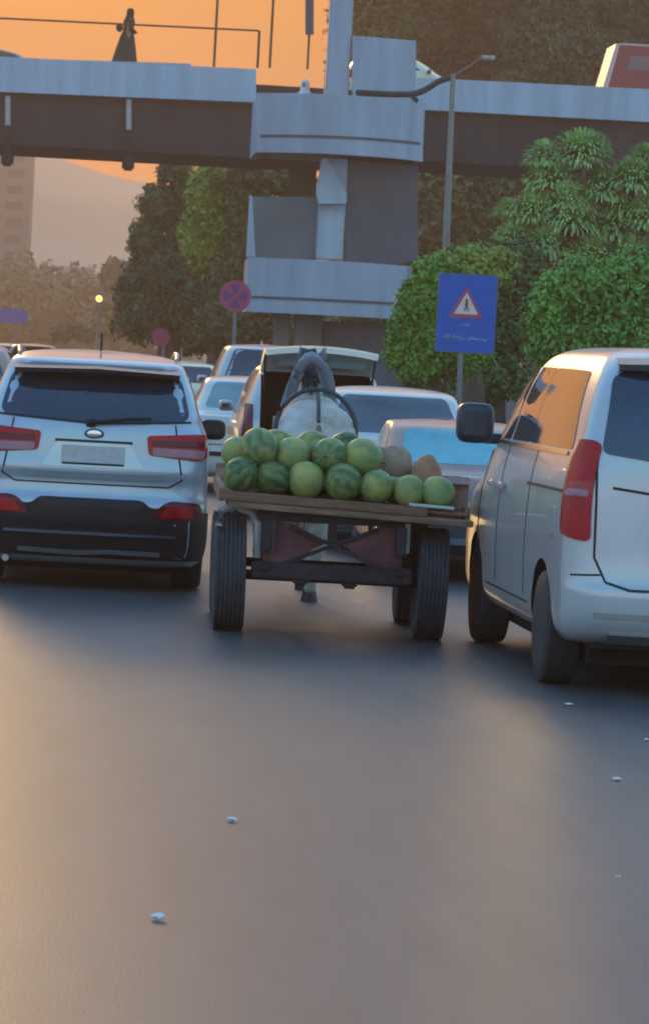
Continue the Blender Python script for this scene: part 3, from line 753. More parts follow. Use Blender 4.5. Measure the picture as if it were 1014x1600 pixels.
# round no-stopping sign
RD = 72.0; c2 = at(368, 463, RD); g2 = gd(363, RD); rr = 25 / (F / RD)
rs_ = thing('round_sign', (g2.x, g2.y, 0), 'round pink and purple no stopping sign left of the stair tower', 'road sign')
adopt(tube('post', [(g2.x, g2.y + .05, 0), (c2.x, g2.y + .05, c2.z)], .035, poledm, seg=8), rs_)
TT = Matrix.Translation((c2.x, g2.y, c2.z)) @ Matrix.Rotation(math.pi / 2, 4, 'Z')
adopt(lathe('sign_disc', [(rr, -.012), (rr, .012)], signpink, None, 'X', 32, TT), rs_)
for k in range(4):
    a0 = k * math.pi / 2; pts = [Vector((rr * .13, 0))] + [Vector((rr * .74 * math.cos(t_), rr * .74 * math.sin(t_))) for t_ in np.linspace(R(-28), R(28), 7)]
    Vv = []
    for p in pts:
        x = p.x * math.cos(a0) - p.y * math.sin(a0); z = p.x * math.sin(a0) + p.y * math.cos(a0)
        Vv.append(Vector((c2.x + x, g2.y - .018, c2.z + z)))
    n = len(Vv); Bb = [v + Vector((0, .004, 0)) for v in Vv]
    adopt(mesh_obj('blue_quadrant', Vv + Bb, [tuple(range(n)), tuple(range(2 * n - 1, n - 1, -1))] + [(i, i + n, (i + 1) % n + n, (i + 1) % n) for i in range(n)], mat('sign_purple_blue', (.11, .035, .15), .5)), rs_)
# farther round sign and blue direction sign
def small_sign(px, py, d, r, m, label, rect=None):
    c3 = at(px, py, d); g3 = gd(px, d); o = thing('road_sign', (g3.x, g3.y, 0), label, 'road sign')
    adopt(tube('post', [(g3.x, g3.y + .06, 0), (g3.x, g3.y + .06, c3.z)], .05, poledm, seg=6), o)
    if rect: adopt(box('sign_board', (c3.x, g3.y, c3.z), (rect[0], .05, rect[1]), m, bev=.02), o)
    else: adopt(lathe('sign_disc', [(r, -.015), (r, .015)], m, None, 'X', 24, Matrix.Translation((c3.x, g3.y, c3.z)) @ Matrix.Rotation(math.pi / 2, 4, 'Z')), o)
small_sign(252, 527, 130, .30, signpink, 'small round faded sign under the big dark tree')
small_sign(22, 494, 260, .3, mat('hazy_blue_sign', (.03, .07, .33), .5), 'blue direction sign far down the street at left', (1.9, .9))

# traffic signal with amber light, far down the street
g3 = gd(150, 240)
ts_ = thing('traffic_light', (g3.x, g3.y, 0), 'distant traffic signal pole with a yellow light glowing', 'traffic light')
ca = at(150, 469, 240)
adopt(tube('pole', [(g3.x, g3.y, 0), (g3.x, g3.y, ca.z + .3)], .07, poledm, seg=6), ts_)
adopt(box('signal_housing', (g3.x, g3.y - .15, ca.z), (.42, .2, 1.0), darkpaint, bev=.04), ts_)
adopt(lathe('amber_lens', [(.20, -.03), (.18, .05)], mat('amber_glow', (.5, .4, .05), .4, emit=(1, .75, .12, 1.2)), None, 'X', 14, Matrix.Translation((g3.x, g3.y - .28, ca.z + .1)) @ Matrix.Rotation(math.pi / 2, 4, 'Z')), ts_)

# ================================================================== FAR BUILDINGS
def building(px0, px1, ytop, d, dep, m, label, wm, rows, cols):
    a, b = gd(px0, d), gd(px1, d); zt = at((px0 + px1) / 2, ytop, d).z
    W_ = (b - a).length; o = thing('apartment_building', ((a.x + b.x) / 2, a.y, 0), label, 'building', 'hazy buildings down the street')
    box('wall', (0, dep / 2, zt / 2), (W_, dep, zt), m, o)
    box('roof_parapet', (0, dep / 2, zt + .4), (W_ + .5, dep + .5, .8), m, o)
    w0 = None
    for r in range(rows):
        for k in range(cols):
            x = -W_ / 2 + (k + .5) * W_ / cols; z = (r + .6) * zt / rows
            if w0 is None:
                w0 = box('window', (0, 0, 0), (W_ / cols * .5, .3, zt / rows * .45), wm, o); w = w0
            else: w = w0.copy(); COL.objects.link(w); w.parent = o
            w.location = (x, .02, z)
    return o
bwall = mat('hazy_plaster', (.24, .17, .15), .9, .0, .15, .1)
bwall2 = mat('hazy_plaster_pale', (.42, .38, .35), .9, .0, .15, .1)
bwin = mat('far_window', (.06, .06, .07), .3, .0, .1, 1)
building(-260, 36, 175, 520, 20, bwall, 'tall pinkish apartment block fading in haze at the left edge', bwin, 14, 6)
building(84, 135, 425, 560, 14, bwall2, 'pale low building far away in the haze left of the trees', bwin, 4, 4)
building(0, 70, 445, 570, 14, bwall, 'brown low block far away beneath the tall tower', bwin, 4, 5)

# ================================================================== TREES
def leafmat(name, c1, c2, rough=.6, sub=.15):
    m = bpy.data.materials.new(name); m.use_nodes = True; t = m.node_tree; b = t.nodes['Principled BSDF']
    g = t.nodes.new('ShaderNodeNewGeometry'); tc = t.nodes.new('ShaderNodeTexCoord')
    n = t.nodes.new('ShaderNodeTexNoise'); n.inputs['Scale'].default_value = 1.1; n.inputs['Detail'].default_value = 3
    t.links.new(tc.outputs['Object'], n.inputs['Vector'])
    ma = t.nodes.new('ShaderNodeMath'); ma.operation = 'MULTIPLY_ADD'; ma.inputs[1].default_value = .45; t.links.new(g.outputs['Random Per Island'], ma.inputs[0])
    mr = t.nodes.new('ShaderNodeMapRange'); mr.inputs[1].default_value = .35; mr.inputs[2].default_value = .65; mr.inputs[4].default_value = .6
    t.links.new(n.outputs['Fac'], mr.inputs[0]); t.links.new(mr.outputs[0], ma.inputs[2])
    r = t.nodes.new('ShaderNodeValToRGB'); r.color_ramp.elements[0].color = (*c1, 1); r.color_ramp.elements[1].color = (*c2, 1)
    t.links.new(ma.outputs[0], r.inputs[0]); t.links.new(r.outputs[0], b.inputs['Base Color'])
    hs = t.nodes.new('ShaderNodeHueSaturation'); hs.inputs['Saturation'].default_value = .98; hs.inputs['Value'].default_value = 1.8
    t.links.new(r.outputs[0], hs.inputs['Color']); t.links.new(hs.outputs[0], b.inputs['Base Color'])
    b.inputs['Roughness'].default_value = rough; b.inputs['Specular IOR Level'].default_value = .2
    return m
LF = {
 'dark': leafmat('dark_leaves', (.016, .032, .018), (.045, .075, .035)),
 'lime': leafmat('yellow_green_leaves', (.05, .085, .018), (.19, .24, .045)),
 'olive': leafmat('olive_green_leaves', (.020, .030, .014), (.070, .080, .030)),
 'vine': leafmat('bright_green_leaves', (.022, .070, .012), (.085, .20, .028)),
 'hedge': leafmat('hedge_green_leaves', (.028, .085, .018), (.10, .22, .04)),
 'mop': leafmat('pale_green_fronds', (.09, .18, .06), (.26, .40, .14)),
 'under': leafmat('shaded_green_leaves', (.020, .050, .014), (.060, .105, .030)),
 'haze': leafmat('grey_green_leaves', (.05, .06, .04), (.09, .10, .06)),
}
def leaf_cloud(blobs, n, size, upb=.3, aspect=.5):
    """n leaf quads spread through ellipsoid blobs (c, (rx, ry, rz)), denser to the skin"""
    wts = np.array([b[1][0] * b[1][2] for b in blobs]); wts /= wts.sum()
    idx = nrng.choice(len(blobs), n, p=wts)
    C = np.array([b[0] for b in blobs])[idx]; Rr = np.array([b[1] for b in blobs])[idx]
    d = nrng.normal(size=(n, 3)); d /= np.linalg.norm(d, axis=1)[:, None]
    rad = nrng.uniform(.45, 1, n) ** .5 * (1 + .13 * nrng.normal(size=n))
    # lumpy skin
    ph = np.sin(d[:, 0] * 7 + idx) * np.sin(d[:, 2] * 6 + idx * 2) * .15 + np.sin(d[:, 0] * 15 + idx * 3) * np.sin(d[:, 2] * 17 + idx) * np.sin(d[:, 1] * 13) * .12
    P = C + d * Rr * (rad + ph)[:, None]
    nn = d * .8 + nrng.normal(size=(n, 3)) * .6 + np.array([0, 0, upb]); nn /= np.linalg.norm(nn, axis=1)[:, None]
    a = np.cross(nn, nrng.normal(size=(n, 3))); a /= np.linalg.norm(a, axis=1)[:, None]; b = np.cross(nn, a)
    s = size * nrng.uniform(.6, 1.4, n)[:, None]
    V = np.stack([P - a * s, P - b * s * aspect, P + a * s, P + b * s * aspect], 1).reshape(-1, 3)
    return V
def quads_obj(name, V, m, parent):
    n = len(V) // 4; me = bpy.data.meshes.new(name)
    me.vertices.add(4 * n); me.vertices.foreach_set('co', V.astype(np.float32).ravel())
    me.loops.add(4 * n); me.loops.foreach_set('vertex_index', np.arange(4 * n, dtype=np.int32))
    me.polygons.add(n); me.polygons.foreach_set('loop_start', np.arange(0, 4 * n, 4, dtype=np.int32)); me.polygons.foreach_set('loop_total', np.full(n, 4, np.int32))
    me.update(); me.materials.append(m)
    return link(bpy.data.objects.new(name, me), parent)
def tree(name, px, d, label, cat, blobs_px, leaves, lsize, m, trunk=True, group=None, lean=0., ry=None):
    """blobs_px: (px, py, half_width_px, half_height_px[, dy])"""
    g_ = gd(px, d); o = thing(name, (g_.x, g_.y, 0), label, cat, group); s = F / d; bl = []
    for b_ in blobs_px:
        p = at(b_[0], b_[1], d); dy = b_[4] if len(b_) > 4 else 0
        bl.append(((p.x - g_.x, dy, p.z), (b_[2] / s, (ry or b_[2] / s), b_[3] / s)))
    if trunk:
        top = max(b[0][2] for b in bl); cx = sum(b[0][0] for b in bl) / len(bl)
        bm = bmesh.new(); k = top * .04 + .06
        add_tube(bm, [(0, 0, -.05), (cx * .1, .03, top * .25), (cx * .5, -.03, top * .55), (cx, 0, top * .95)], [k * 1.5, k, k * .8, k * .2], 9)
        for b in bl:
            if b[0][2] > top * .3: add_tube(bm, [(cx * .3, 0, max(.3, b[0][2] * .45)), (b[0][0] * .6, b[0][1] * .5, b[0][2] * .75), b[0]], [k * .55, k * .35, k * .1], 6)
        bmesh.ops.recalc_face_normals(bm, faces=bm.faces); bm_obj('trunk', bm, trunkm, o, True)
    quads_obj('crown', leaf_cloud(bl, leaves, lsize), m, o)
    return o
# left of the tower, beyond the bridge
tree('tree', 262, 150, 'dark dense tree left of centre with clumped outline against the pale hill', 'tree',
     [(272, 270, 26, 22), (248, 320, 32, 34), (232, 372, 30, 34), (250, 430, 52, 44), (235, 490, 55, 44), (300, 460, 50, 60), (205, 450, 22, 26), (290, 330, 30, 60), (330, 520, 60, 36)], 32000, .11, LF['dark'])
tree('tree', 340, 142, 'tall yellow green tree top lit brightest between dark tree and stair tower', 'tree',
     [(322, 300, 30, 44), (352, 285, 30, 36), (340, 350, 34, 50), (368, 340, 22, 60), (318, 395, 24, 30), (300, 370, 20, 40), (350, 410, 30, 40)], 17000, .10, LF['lime'])
tree('tree', 385, 140, 'dark olive tree directly behind the tapered fin of the stair tower', 'tree',
     [(385, 280, 32, 40), (382, 360, 30, 60), (372, 440, 44, 60), (420, 280, 45, 30), (360, 510, 60, 40), (470, 520, 60, 36), (440, 430, 50, 70), (470, 350, 45, 60)], 26000, .11, LF['olive'])
tree('tree', 180, 330, 'grey green hazy tree beside the far signal light', 'tree',
     [(182, 432, 24, 26), (178, 480, 26, 34), (160, 505, 18, 22), (202, 470, 22, 50)], 5000, .34, LF['haze'])
tree('bush', 110, 290, 'low dark roadside bush at the far end of the street', 'bush',
     [(100, 520, 18, 12), (120, 516, 16, 10), (135, 524, 14, 9)], 1800, .25, LF['dark'], trunk=False)
# far wood closing the street: nobody could count it
fb = []
for i in range(46):
    px = -120 + i * 9 + rng.uniform(-5, 5); hgt = rng.uniform(390, 440) + max(0, (px - 60) * .35)
    g_ = at(px, hgt + 40, 440); fb.append(((g_.x, g_.y + rng.uniform(-15, 15), g_.z), (26 * 440 / F * .9, 3, 45 * 440 / F)))
    g_ = at(px, hgt + 95, 440); fb.append(((g_.x, g_.y + rng.uniform(-15, 15), g_.z), (26 * 440 / F * .9, 3, 50 * 440 / F)))
tag(quads_obj('far_wood', leaf_cloud(fb, 22000, .5), LF['haze'], None), kind='stuff')
# big trees beyond the bridge at top right
for i, (px, d, bl, mm, lab) in enumerate((
    (600, 185, [(585, 10, 50, 45), (640, -40, 70, 60), (560, -30, 34, 40), (630, 50, 60, 50), (600, 95, 60, 60)], 'olive', 'tall olive brown tree rising behind the blue tower panel'),
    (740, 190, [(710, 0, 70, 70), (760, 50, 70, 60), (700, 80, 60, 60), (770, -40, 60, 60)], 'olive', 'broad olive tree behind the bridge right of the street lamp'),
    (850, 180, [(850, 0, 70, 70), (860, 70, 70, 70), (810, -50, 60, 60), (900, -40, 60, 60)], 'dark', 'dark broad tree behind the middle of the right bridge span'),
    (980, 185, [(960, 0, 60, 70), (1030, 10, 70, 80), (980, 80, 70, 60)], 'dark', 'darkest tree above the red truck at the top right'),
    (680, 150, [(690, 330, 70, 90), (700, 430, 60, 90), (760, 330, 50, 80), (600, 470, 70, 90), (800, 300, 60, 60), (860, 310, 60, 60)], 'olive', 'shaded olive tree seen under the right bridge span'))):
    tree('tree', px, d, lab, 'tree', bl, 26000, .16, LF[mm], group='big trees behind the bridge')
bk = []
for i in range(70):
    px = 560 + (i % 18) * 34 + rng.uniform(-12, 12); py = -30 + (i // 18) * 75 + rng.uniform(-20, 20)
    p = at(px, py, 240); bk.append(((p.x, p.y + rng.uniform(-4, 4), p.z), (2.2, 2.0, 2.4)))
    if i % 2 == 0:
        p = at(px, py + 300, 230); bk.append(((p.x, p.y + rng.uniform(-4, 4), p.z), (2.4, 2.0, 2.8)))
tag(quads_obj('distant_foliage', leaf_cloud(bk, 70000, .27), LF['olive'], None), kind='stuff')
# brown shaded tree between sign and hedge
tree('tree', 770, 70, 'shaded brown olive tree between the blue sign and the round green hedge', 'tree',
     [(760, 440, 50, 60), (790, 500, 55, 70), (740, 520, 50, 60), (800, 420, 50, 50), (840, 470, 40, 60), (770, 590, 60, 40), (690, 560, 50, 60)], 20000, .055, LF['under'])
tree('climbing_shrub', 650, 62, 'bright green leafy creeper mound left of the blue road sign', 'shrub',
     [(655, 480, 36, 50), (632, 520, 30, 46), (672, 440, 30, 40), (668, 530, 40, 50), (655, 572, 36, 34), (700, 470, 40, 60), (720, 540, 46, 50), (640, 455, 16, 20), (620, 548, 20, 30)], 24000, .048, LF['vine'])
tree('shrub', 740, 66, 'yellow green shrub top arching above the blue road sign', 'shrub',
     [(700, 412, 36, 20), (735, 402, 40, 18), (775, 404, 34, 18), (665, 420, 24, 16), (745, 425, 50, 24)], 9000, .048, LF['lime'])
tree('rounded_tree', 930, 54, 'large rounded dark green bush behind the silver van roof', 'tree',
     [(905, 450, 60, 48), (862, 480, 40, 50), (960, 460, 70, 60), (1010, 440, 60, 60), (870, 530, 46, 50), (940, 530, 80, 60), (1020, 540, 80, 70), (848, 520, 24, 40)], 34000, .045, LF['hedge'])
# mop-headed tree: rosettes of long drooping fronds
g_ = gd(890, 80); mt_ = thing('mop_headed_tree', (g_.x, g_.y, 0), 'pale green tree of big round frond rosettes against the dark bridge', 'tree')
S8 = F / 80
ros = [(905, 245, 50), (940, 300, 46), (860, 285, 46), (985, 285, 46), (830, 335, 44), (890, 350, 50), (955, 360, 50), (1010, 345, 46), (800, 375, 36), (845, 390, 44), (915, 405, 48), (985, 410, 50), (845, 250, 34), (1005, 250, 30), (790, 330, 24), (1045, 300, 46), (1040, 390, 46), (925, 232, 30), (880, 318, 40), (970, 330, 40)]
bm = bmesh.new()
add_tube(bm, [(0, 0, -.05), (.1, 0, 1.5), (0, .05, 3.2)], [.26, .2, .15], 10)
for (px, py, r) in ros:
    p = at(px, py, 80); c_ = (p.x - g_.x, rng.uniform(-.4, .4), p.z); add_tube(bm, [(0, 0, 2.6), (c_[0] * .5, c_[1], (2.6 + c_[2]) / 2), c_], [.11, .08, .05], 6)
bmesh.ops.recalc_face_normals(bm, faces=bm.faces); bm_obj('trunk', bm, trunkm, mt_, True)
for (px, py, r) in ros:
    p = at(px, py, 80); cc = np.array([p.x - g_.x, rng.uniform(-.5, .3), p.z]); rad = r / S8; V = []
    for k in range(620):
        th = rng.uniform(0, 2 * math.pi); el = math.asin(rng.uniform(-.25, 1)); L_ = rad * rng.uniform(.72, 1.0)
        L_ *= 1.12; d = np.array([math.cos(el) * math.cos(th), math.cos(el) * math.sin(th), math.sin(el)])
        sd_ = np.cross(d, (0, 0, 1.)); sd_ /= np.linalg.norm(sd_) + 1e-6; wv = sd_ * rad * .030
        p1 = cc + d * L_ * .55; p2 = cc + d * L_ * .95 + np.array([0, 0, -L_ * .08]); p3 = cc + d * L_ * 1.08 + np.array([0, 0, -L_ * .20])
        V += [cc + d * L_ * .15 - wv * .5, cc + d * L_ * .15 + wv * .5, p1 + wv, p1 - wv, p1 - wv, p1 + wv, p2 + wv * .9, p2 - wv * .9, p2 - wv * .9, p2 + wv * .9, p3 + wv * .2, p3 - wv * .2]
    quads_obj('frond_rosette', np.array(V), LF['mop'], mt_)
# low wall beyond the kerb
g_ = gd(760, 62); wl = thing('low_wall', (RX1 + 2.6, 75, 0), 'low grey concrete wall below the shrubs behind the cars at right', 'wall')
z_ = at(760, 612, 62).z
box('wall_body', (0, 0, z_ / 2), (.25, 70, z_), concrete, wl)
box('coping', (0, 0, z_ + .035), (.33, 70, .07), pave, wl)
for k in range(9): box('pier', (-.16, -31 + k * 7.75, z_ / 2 + .05), (.1, .4, z_ + .1), concrete, wl, bev=.01)
# planted bank under the shrubs
tag(long_box('verge', RX1 + 2.75, RX1 + 16, 30, 130, -.01, .35, dirt), kind='structure')

# ================================================================== SILVER SUV (left)
c = at(147, 700, 28.75)
suv = thing('parked_suv', (c.x, c.y, 0), 'silver SUV seen from behind at the left with red tail lamps and dark lower bumper', 'car')
suv.name = 'suv'
Hs, Ws, Ls = 1.80, 1.80, 4.6; w_ = Ws / 2
SK = [(.19, w_ * .90, .20, Ls - .2, .2), (.25, w_ * .97, .10, Ls - .05, .26), (.42, w_, .03, Ls, .3), (.54, w_, .0, Ls, .3), (.66, w_, .0, Ls - .02, .3), (.72, w_ * .995, .045, Ls - .05, .28),
      (.82, w_ * .995, .06, Ls - .15, .26), (.90, w_ * .99, .035, Ls - .5, .24), (1.02, w_ * .99, .06, Ls - 1.1, .24), (1.15, w_ * .975, .08, Ls - 1.2, .24), (1.27, w_ * .93, .12, 3.35, .24), (1.33, w_ * .895, .17, 3.25, .13),
      (1.5, w_ * .84, .27, 3.0, .13), (1.64, w_ * .775, .36, 2.75, .13), (1.70, w_ * .74, .34, 2.75, .18), (1.73, w_ * .71, .42, 2.65, .18), (1.76, w_ * .64, .75, 2.5, .2), (1.785, w_ * .48, 1.15, 2.3, .15), (Hs, w_ * .14, 1.6, 2.0, .06)]
S = Shell(SK, bow=.10, taper=.035)
S.build('body', silver, suv, ((.95, .36), (Ls - .95, .36)), .42, .3)
rs = S.rear
patch('lower_bumper', rs, [(-w_ * .97, .25), (w_ * .97, .25), (w_ * .985, .60), (w_ * .9, .655), (w_ * .52, .64), (w_ * .44, .69), (-w_ * .44, .69), (-w_ * .52, .64), (-w_ * .9, .655), (-w_ * .985, .60)], blackplastic, suv, .010, .04, step=.05)
patch('rear_window', rs, [(-.745, 1.30), (.0, 1.262), (.745, 1.30), (.665, 1.60), (.56, 1.655), (-.56, 1.655), (-.665, 1.60)], glass, suv, .006, .08)
strip('window_seal', rs, [(-.75, 1.295), (0, 1.255), (.75, 1.295)], .018, seam, suv)
sp = bmesh.new()                              # roof spoiler shading the top of the glass
for k in range(13):
    x = -.63 + 1.26 * k / 12; P = rs(x, 1.66); o0 = .16 + .03 * (1 - (x / .63) ** 2)
    vsn = [sp.verts.new(v) for v in ((x, P.y + .03, 1.70 - .02 * abs(x)), (x * .99, P.y - o0, 1.665 - .03 * abs(x)), (x * .99, P.y - o0 + .01, 1.635 - .03 * abs(x)), (x, P.y + .02, 1.60))]
    if k:
        for a_, b_ in ((0, 1), (1, 2), (2, 3)): sp.faces.new((pv[a_], pv[b_], vsn[b_], vsn[a_]))
    pv = vsn
bmesh.ops.recalc_face_normals(sp, faces=sp.faces)
bm_obj('roof_spoiler', sp, mat('spoiler_dark', (.022, .02, .022), .35, 0, .1, 5, coat=.4), suv, True)
for sgn in (-1, 1):
    tl = patch('tail_light', rs, [(sgn * .43, 1.04), (sgn * .80, 1.005), (sgn * .875, 1.03), (sgn * .875, 1.20), (sgn * .80, 1.205), (sgn * .41, 1.18)], redlens, suv, .012, .03)
    patch('lens_strip', rs, [(sgn * .46, 1.035), (sgn * .84, 1.02), (sgn * .86, 1.085), (sgn * .455, 1.095)], clearlens, tl, .018, .02)
    patch('lens_band', rs, [(sgn * .46, 1.11), (sgn * .85, 1.105), (sgn * .85, 1.15), (sgn * .455, 1.15)], darklens, tl, .018, .015)
    patch('reflector', rs, [(sgn * .47, .56), (sgn * .84, .56), (sgn * .85, .68), (sgn * .62, .69), (sgn * .52, .65)], darklens, suv, .018, .05)
    patch('reflector_lens', rs, [(sgn * .53, .575), (sgn * .78, .575), (sgn * .78, .66), (sgn * .60, .66)], redlens, suv, .024, .03)
    sd_ = lambda y, z, sg=sgn: S.side(y, z, sg)
    patch('side_window', sd_, [(.45, 1.32), (1.25, 1.28), (1.28, 1.64), (.72, 1.62)], sideglass, suv)
    patch('side_window', sd_, [(1.33, 1.27), (2.25, 1.25), (2.22, 1.66), (1.35, 1.64)], sideglass, suv)
    patch('side_window', sd_, [(2.33, 1.25), (3.1, 1.25), (2.65, 1.64), (2.30, 1.66)], sideglass, suv)
    strip('door_gap', sd_, [(1.30, .5), (1.30, 1.26)], .01, seam, suv); strip('door_gap', sd_, [(2.3, .5), (2.3, 1.24)], .01, seam, suv)
    strip('door_handle', sd_, [(1.45, 1.08), (1.62, 1.08)], .03, chrome, suv, .03)
    def wrap(a, z, sg=sgn):
        if a < 0: return S.rear(sg * (S.w(z) + a), z)
        return S.warp(sg * S.w(z), S.yr(z) + S.r(z) + a, z)
    patch('bumper_side', wrap, [(-.12, .25), (.22, .25), (.22, .60), (-.12, .62)], blackplastic, suv, .012, .02, K=8, step=.03)
    strip('sill_trim', sd_, [(1.4, .40), (Ls - 1.45, .40)], .10, blackplastic, suv, .01)
    tube('roof_rail', [(sgn * .60, .75, 1.755), (sgn * .615, 1.2, 1.80), (sgn * .615, 2.2, 1.80), (sgn * .60, 2.6, 1.755)], .016, dullmetal, suv)
    mirror(suv, sgn * .84, 3.05, 1.19, blackplastic if sgn > 0 else silver, .22, .17)
    strip('tailgate_gap', rs, [(sgn * .63, 1.27), (sgn * .67, 1.02), (sgn * .70, .86), (sgn * .60, .80)], .012, seam, suv)
strip('tailgate_gap', rs, [(-.60, .80), (.60, .80)], .012, seam, suv)
strip('tailgate_crease_shade', rs, [(-.56, .87), (-.3, .865), (.3, .865), (.56, .87)], .05, mat('crease_shade_paint', (.38, .42, .46), .30, .3, .05, 3, coat=.5), suv, .006)  # darker band painted on to give the crease its shade
strip('chrome_strip', rs, [(-.66, .44), (.66, .44)], .022, chrome, suv, .03)
strip('skid_plate', rs, [(-.55, .30), (-.1, .29), (.15, .305), (.55, .30)], .025, dullmetal, suv, .03)
fr = patch('plate_recess', rs, [(-.40, .925), (.40, .925), (.285, 1.115), (-.285, 1.115)], mat('recess_paint', (.42, .46, .48), .35, .7, .05, 3, coat=.5), suv, .006, .03)
strip('recess_lip_shade', rs, [(-.30, 1.12), (.30, 1.12)], .018, seam, suv, .012)  # dark line painted as the shade along the recess edge
patch('number_plate', rs, [(-.245, .955), (.245, .955), (.245, 1.085), (-.245, 1.085)], plate_m, suv, .02, .012)
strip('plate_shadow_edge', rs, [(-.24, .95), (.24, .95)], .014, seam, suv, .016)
lg = lathe('badge', [(.0745, -.012), (.0745, .002), (.068, .008)], mat('badge_dark', (.03, .05, .09), .3, .3), suv, 'X', 28,
           Matrix.Translation((0, rs(0, 1.178).y - .004, 1.178)) @ Matrix.Diagonal((1, 1, .52, 1)) @ Matrix.Rotation(-math.pi / 2, 4, 'Z'))
lathe('badge_face', [(.055, .0), (.055, .012), (.04, .014)], chrome, lg, 'X', 24,
      Matrix.Translation((0, rs(0, 1.178).y - .004, 1.178)) @ Matrix.Diagonal((1, 1, .5, 1)) @ Matrix.Rotation(-math.pi / 2, 4, 'Z'))
wp = bmesh.new(); P = rs(.1, 1.28); add_tube(wp, [(.0, P.y - .05, 1.265), (.25, P.y - .045, 1.30), (.42, P.y - .0, 1.31)], .014, 6); add_tube(wp, [(-.05, P.y - .01, 1.25), (.0, P.y - .05, 1.265)], .03, 8)
bm_obj('rear_wiper', wp, blackplastic, suv, True)
tube('aerial', [(0.02, 1.2, 1.80), (0.02, 1.08, 1.93)], .008, blackplastic, suv, 6)
tube('exhaust_pipe', [(-.62, .10, .215), (-.62, .45, .215)], .026, dullmetal, suv, 12)
for x in (-w_ + .14, w_ - .14):
    for y in (.95, Ls - .95): wheel(suv, x, y, .36, .24)
box('underbody_light_block', (0, 2.3, .20), (1.35, 3.6, .14), underbody, suv)  # added box that blocks the bright road glow beneath the car

# ================================================================== SILVER VAN (right)
parent_center = Vector((0, 2.5, 1.0))
vc = at(1143, 900, 21.95)
van = thing('van', (vc.x, vc.y, 0), 'silver passenger van at the right edge, its left flank glass reflecting the orange sky', 'van', rz=R(1.8))
Hv, Wv, Lv = 2.02, 1.94, 5.0; w_ = Wv / 2
VK = [(.30, w_ * .92, .16, Lv - .2, .16), (.36, w_ * .97, .06, Lv - .05, .2), (.46, w_ * .99, .01, Lv, .22), (.60, w_ * .995, .0, Lv, .22), (.66, w_, .03, Lv - .02, .20), (.80, w_, .05, Lv - .06, .18),
      (1.0, w_ * .995, .055, Lv - .3, .18), (1.14, w_ * .985, .06, Lv - .75, .18), (1.26, w_ * .965, .07, 4.08, .18), (1.36, w_ * .94, .09, 3.96, .18), (1.42, w_ * .92, .11, 3.88, .12), (1.65, w_ * .86, .20, 3.55, .12), (1.84, w_ * .79, .31, 3.22, .12),
      (1.92, w_ * .745, .38, 3.05, .18), (1.97, w_ * .68, .48, 2.85, .18), (2.0, w_ * .56, .68, 2.65, .18), (2.014, w_ * .36, 1.0, 2.4, .18), (Hv, w_ * .14, 1.4, 2.0, .06)]
S = Shell(VK, bow=.07, taper=.03)
S.build('body', vanpaint, van, ((.92, .34), (.92 + 3.0, .34)), .40, .30)
rs = S.rear
patch('rear_window', rs, [(-.79, 1.395), (0, 1.30), (.79, 1.395), (.71, 1.83), (.63, 1.875), (-.63, 1.875), (-.71, 1.83)], glass, van, .006, .05)
sp = bmesh.new()
for k in range(13):
    x = -.66 + 1.32 * k / 12; P = rs(x, 1.9)
    vsn = [sp.verts.new(v) for v in ((x, P.y + .06, 1.965 - .03 * abs(x)), (x, P.y - .10, 1.935 - .04 * abs(x)), (x, P.y - .09, 1.90 - .04 * abs(x)), (x, P.y + .01, 1.87 - .02 * abs(x)))]
    if k:
        for a_, b_ in ((0, 1), (1, 2), (2, 3)): sp.faces.new((pv[a_], pv[b_], vsn[b_], vsn[a_]))
    pv = vsn
bmesh.ops.recalc_face_normals(sp, faces=sp.faces)
bm_obj('roof_spoiler', sp, mat('van_spoiler', (.07, .075, .08), .4, .3, .1, 5, coat=.4), van, True)
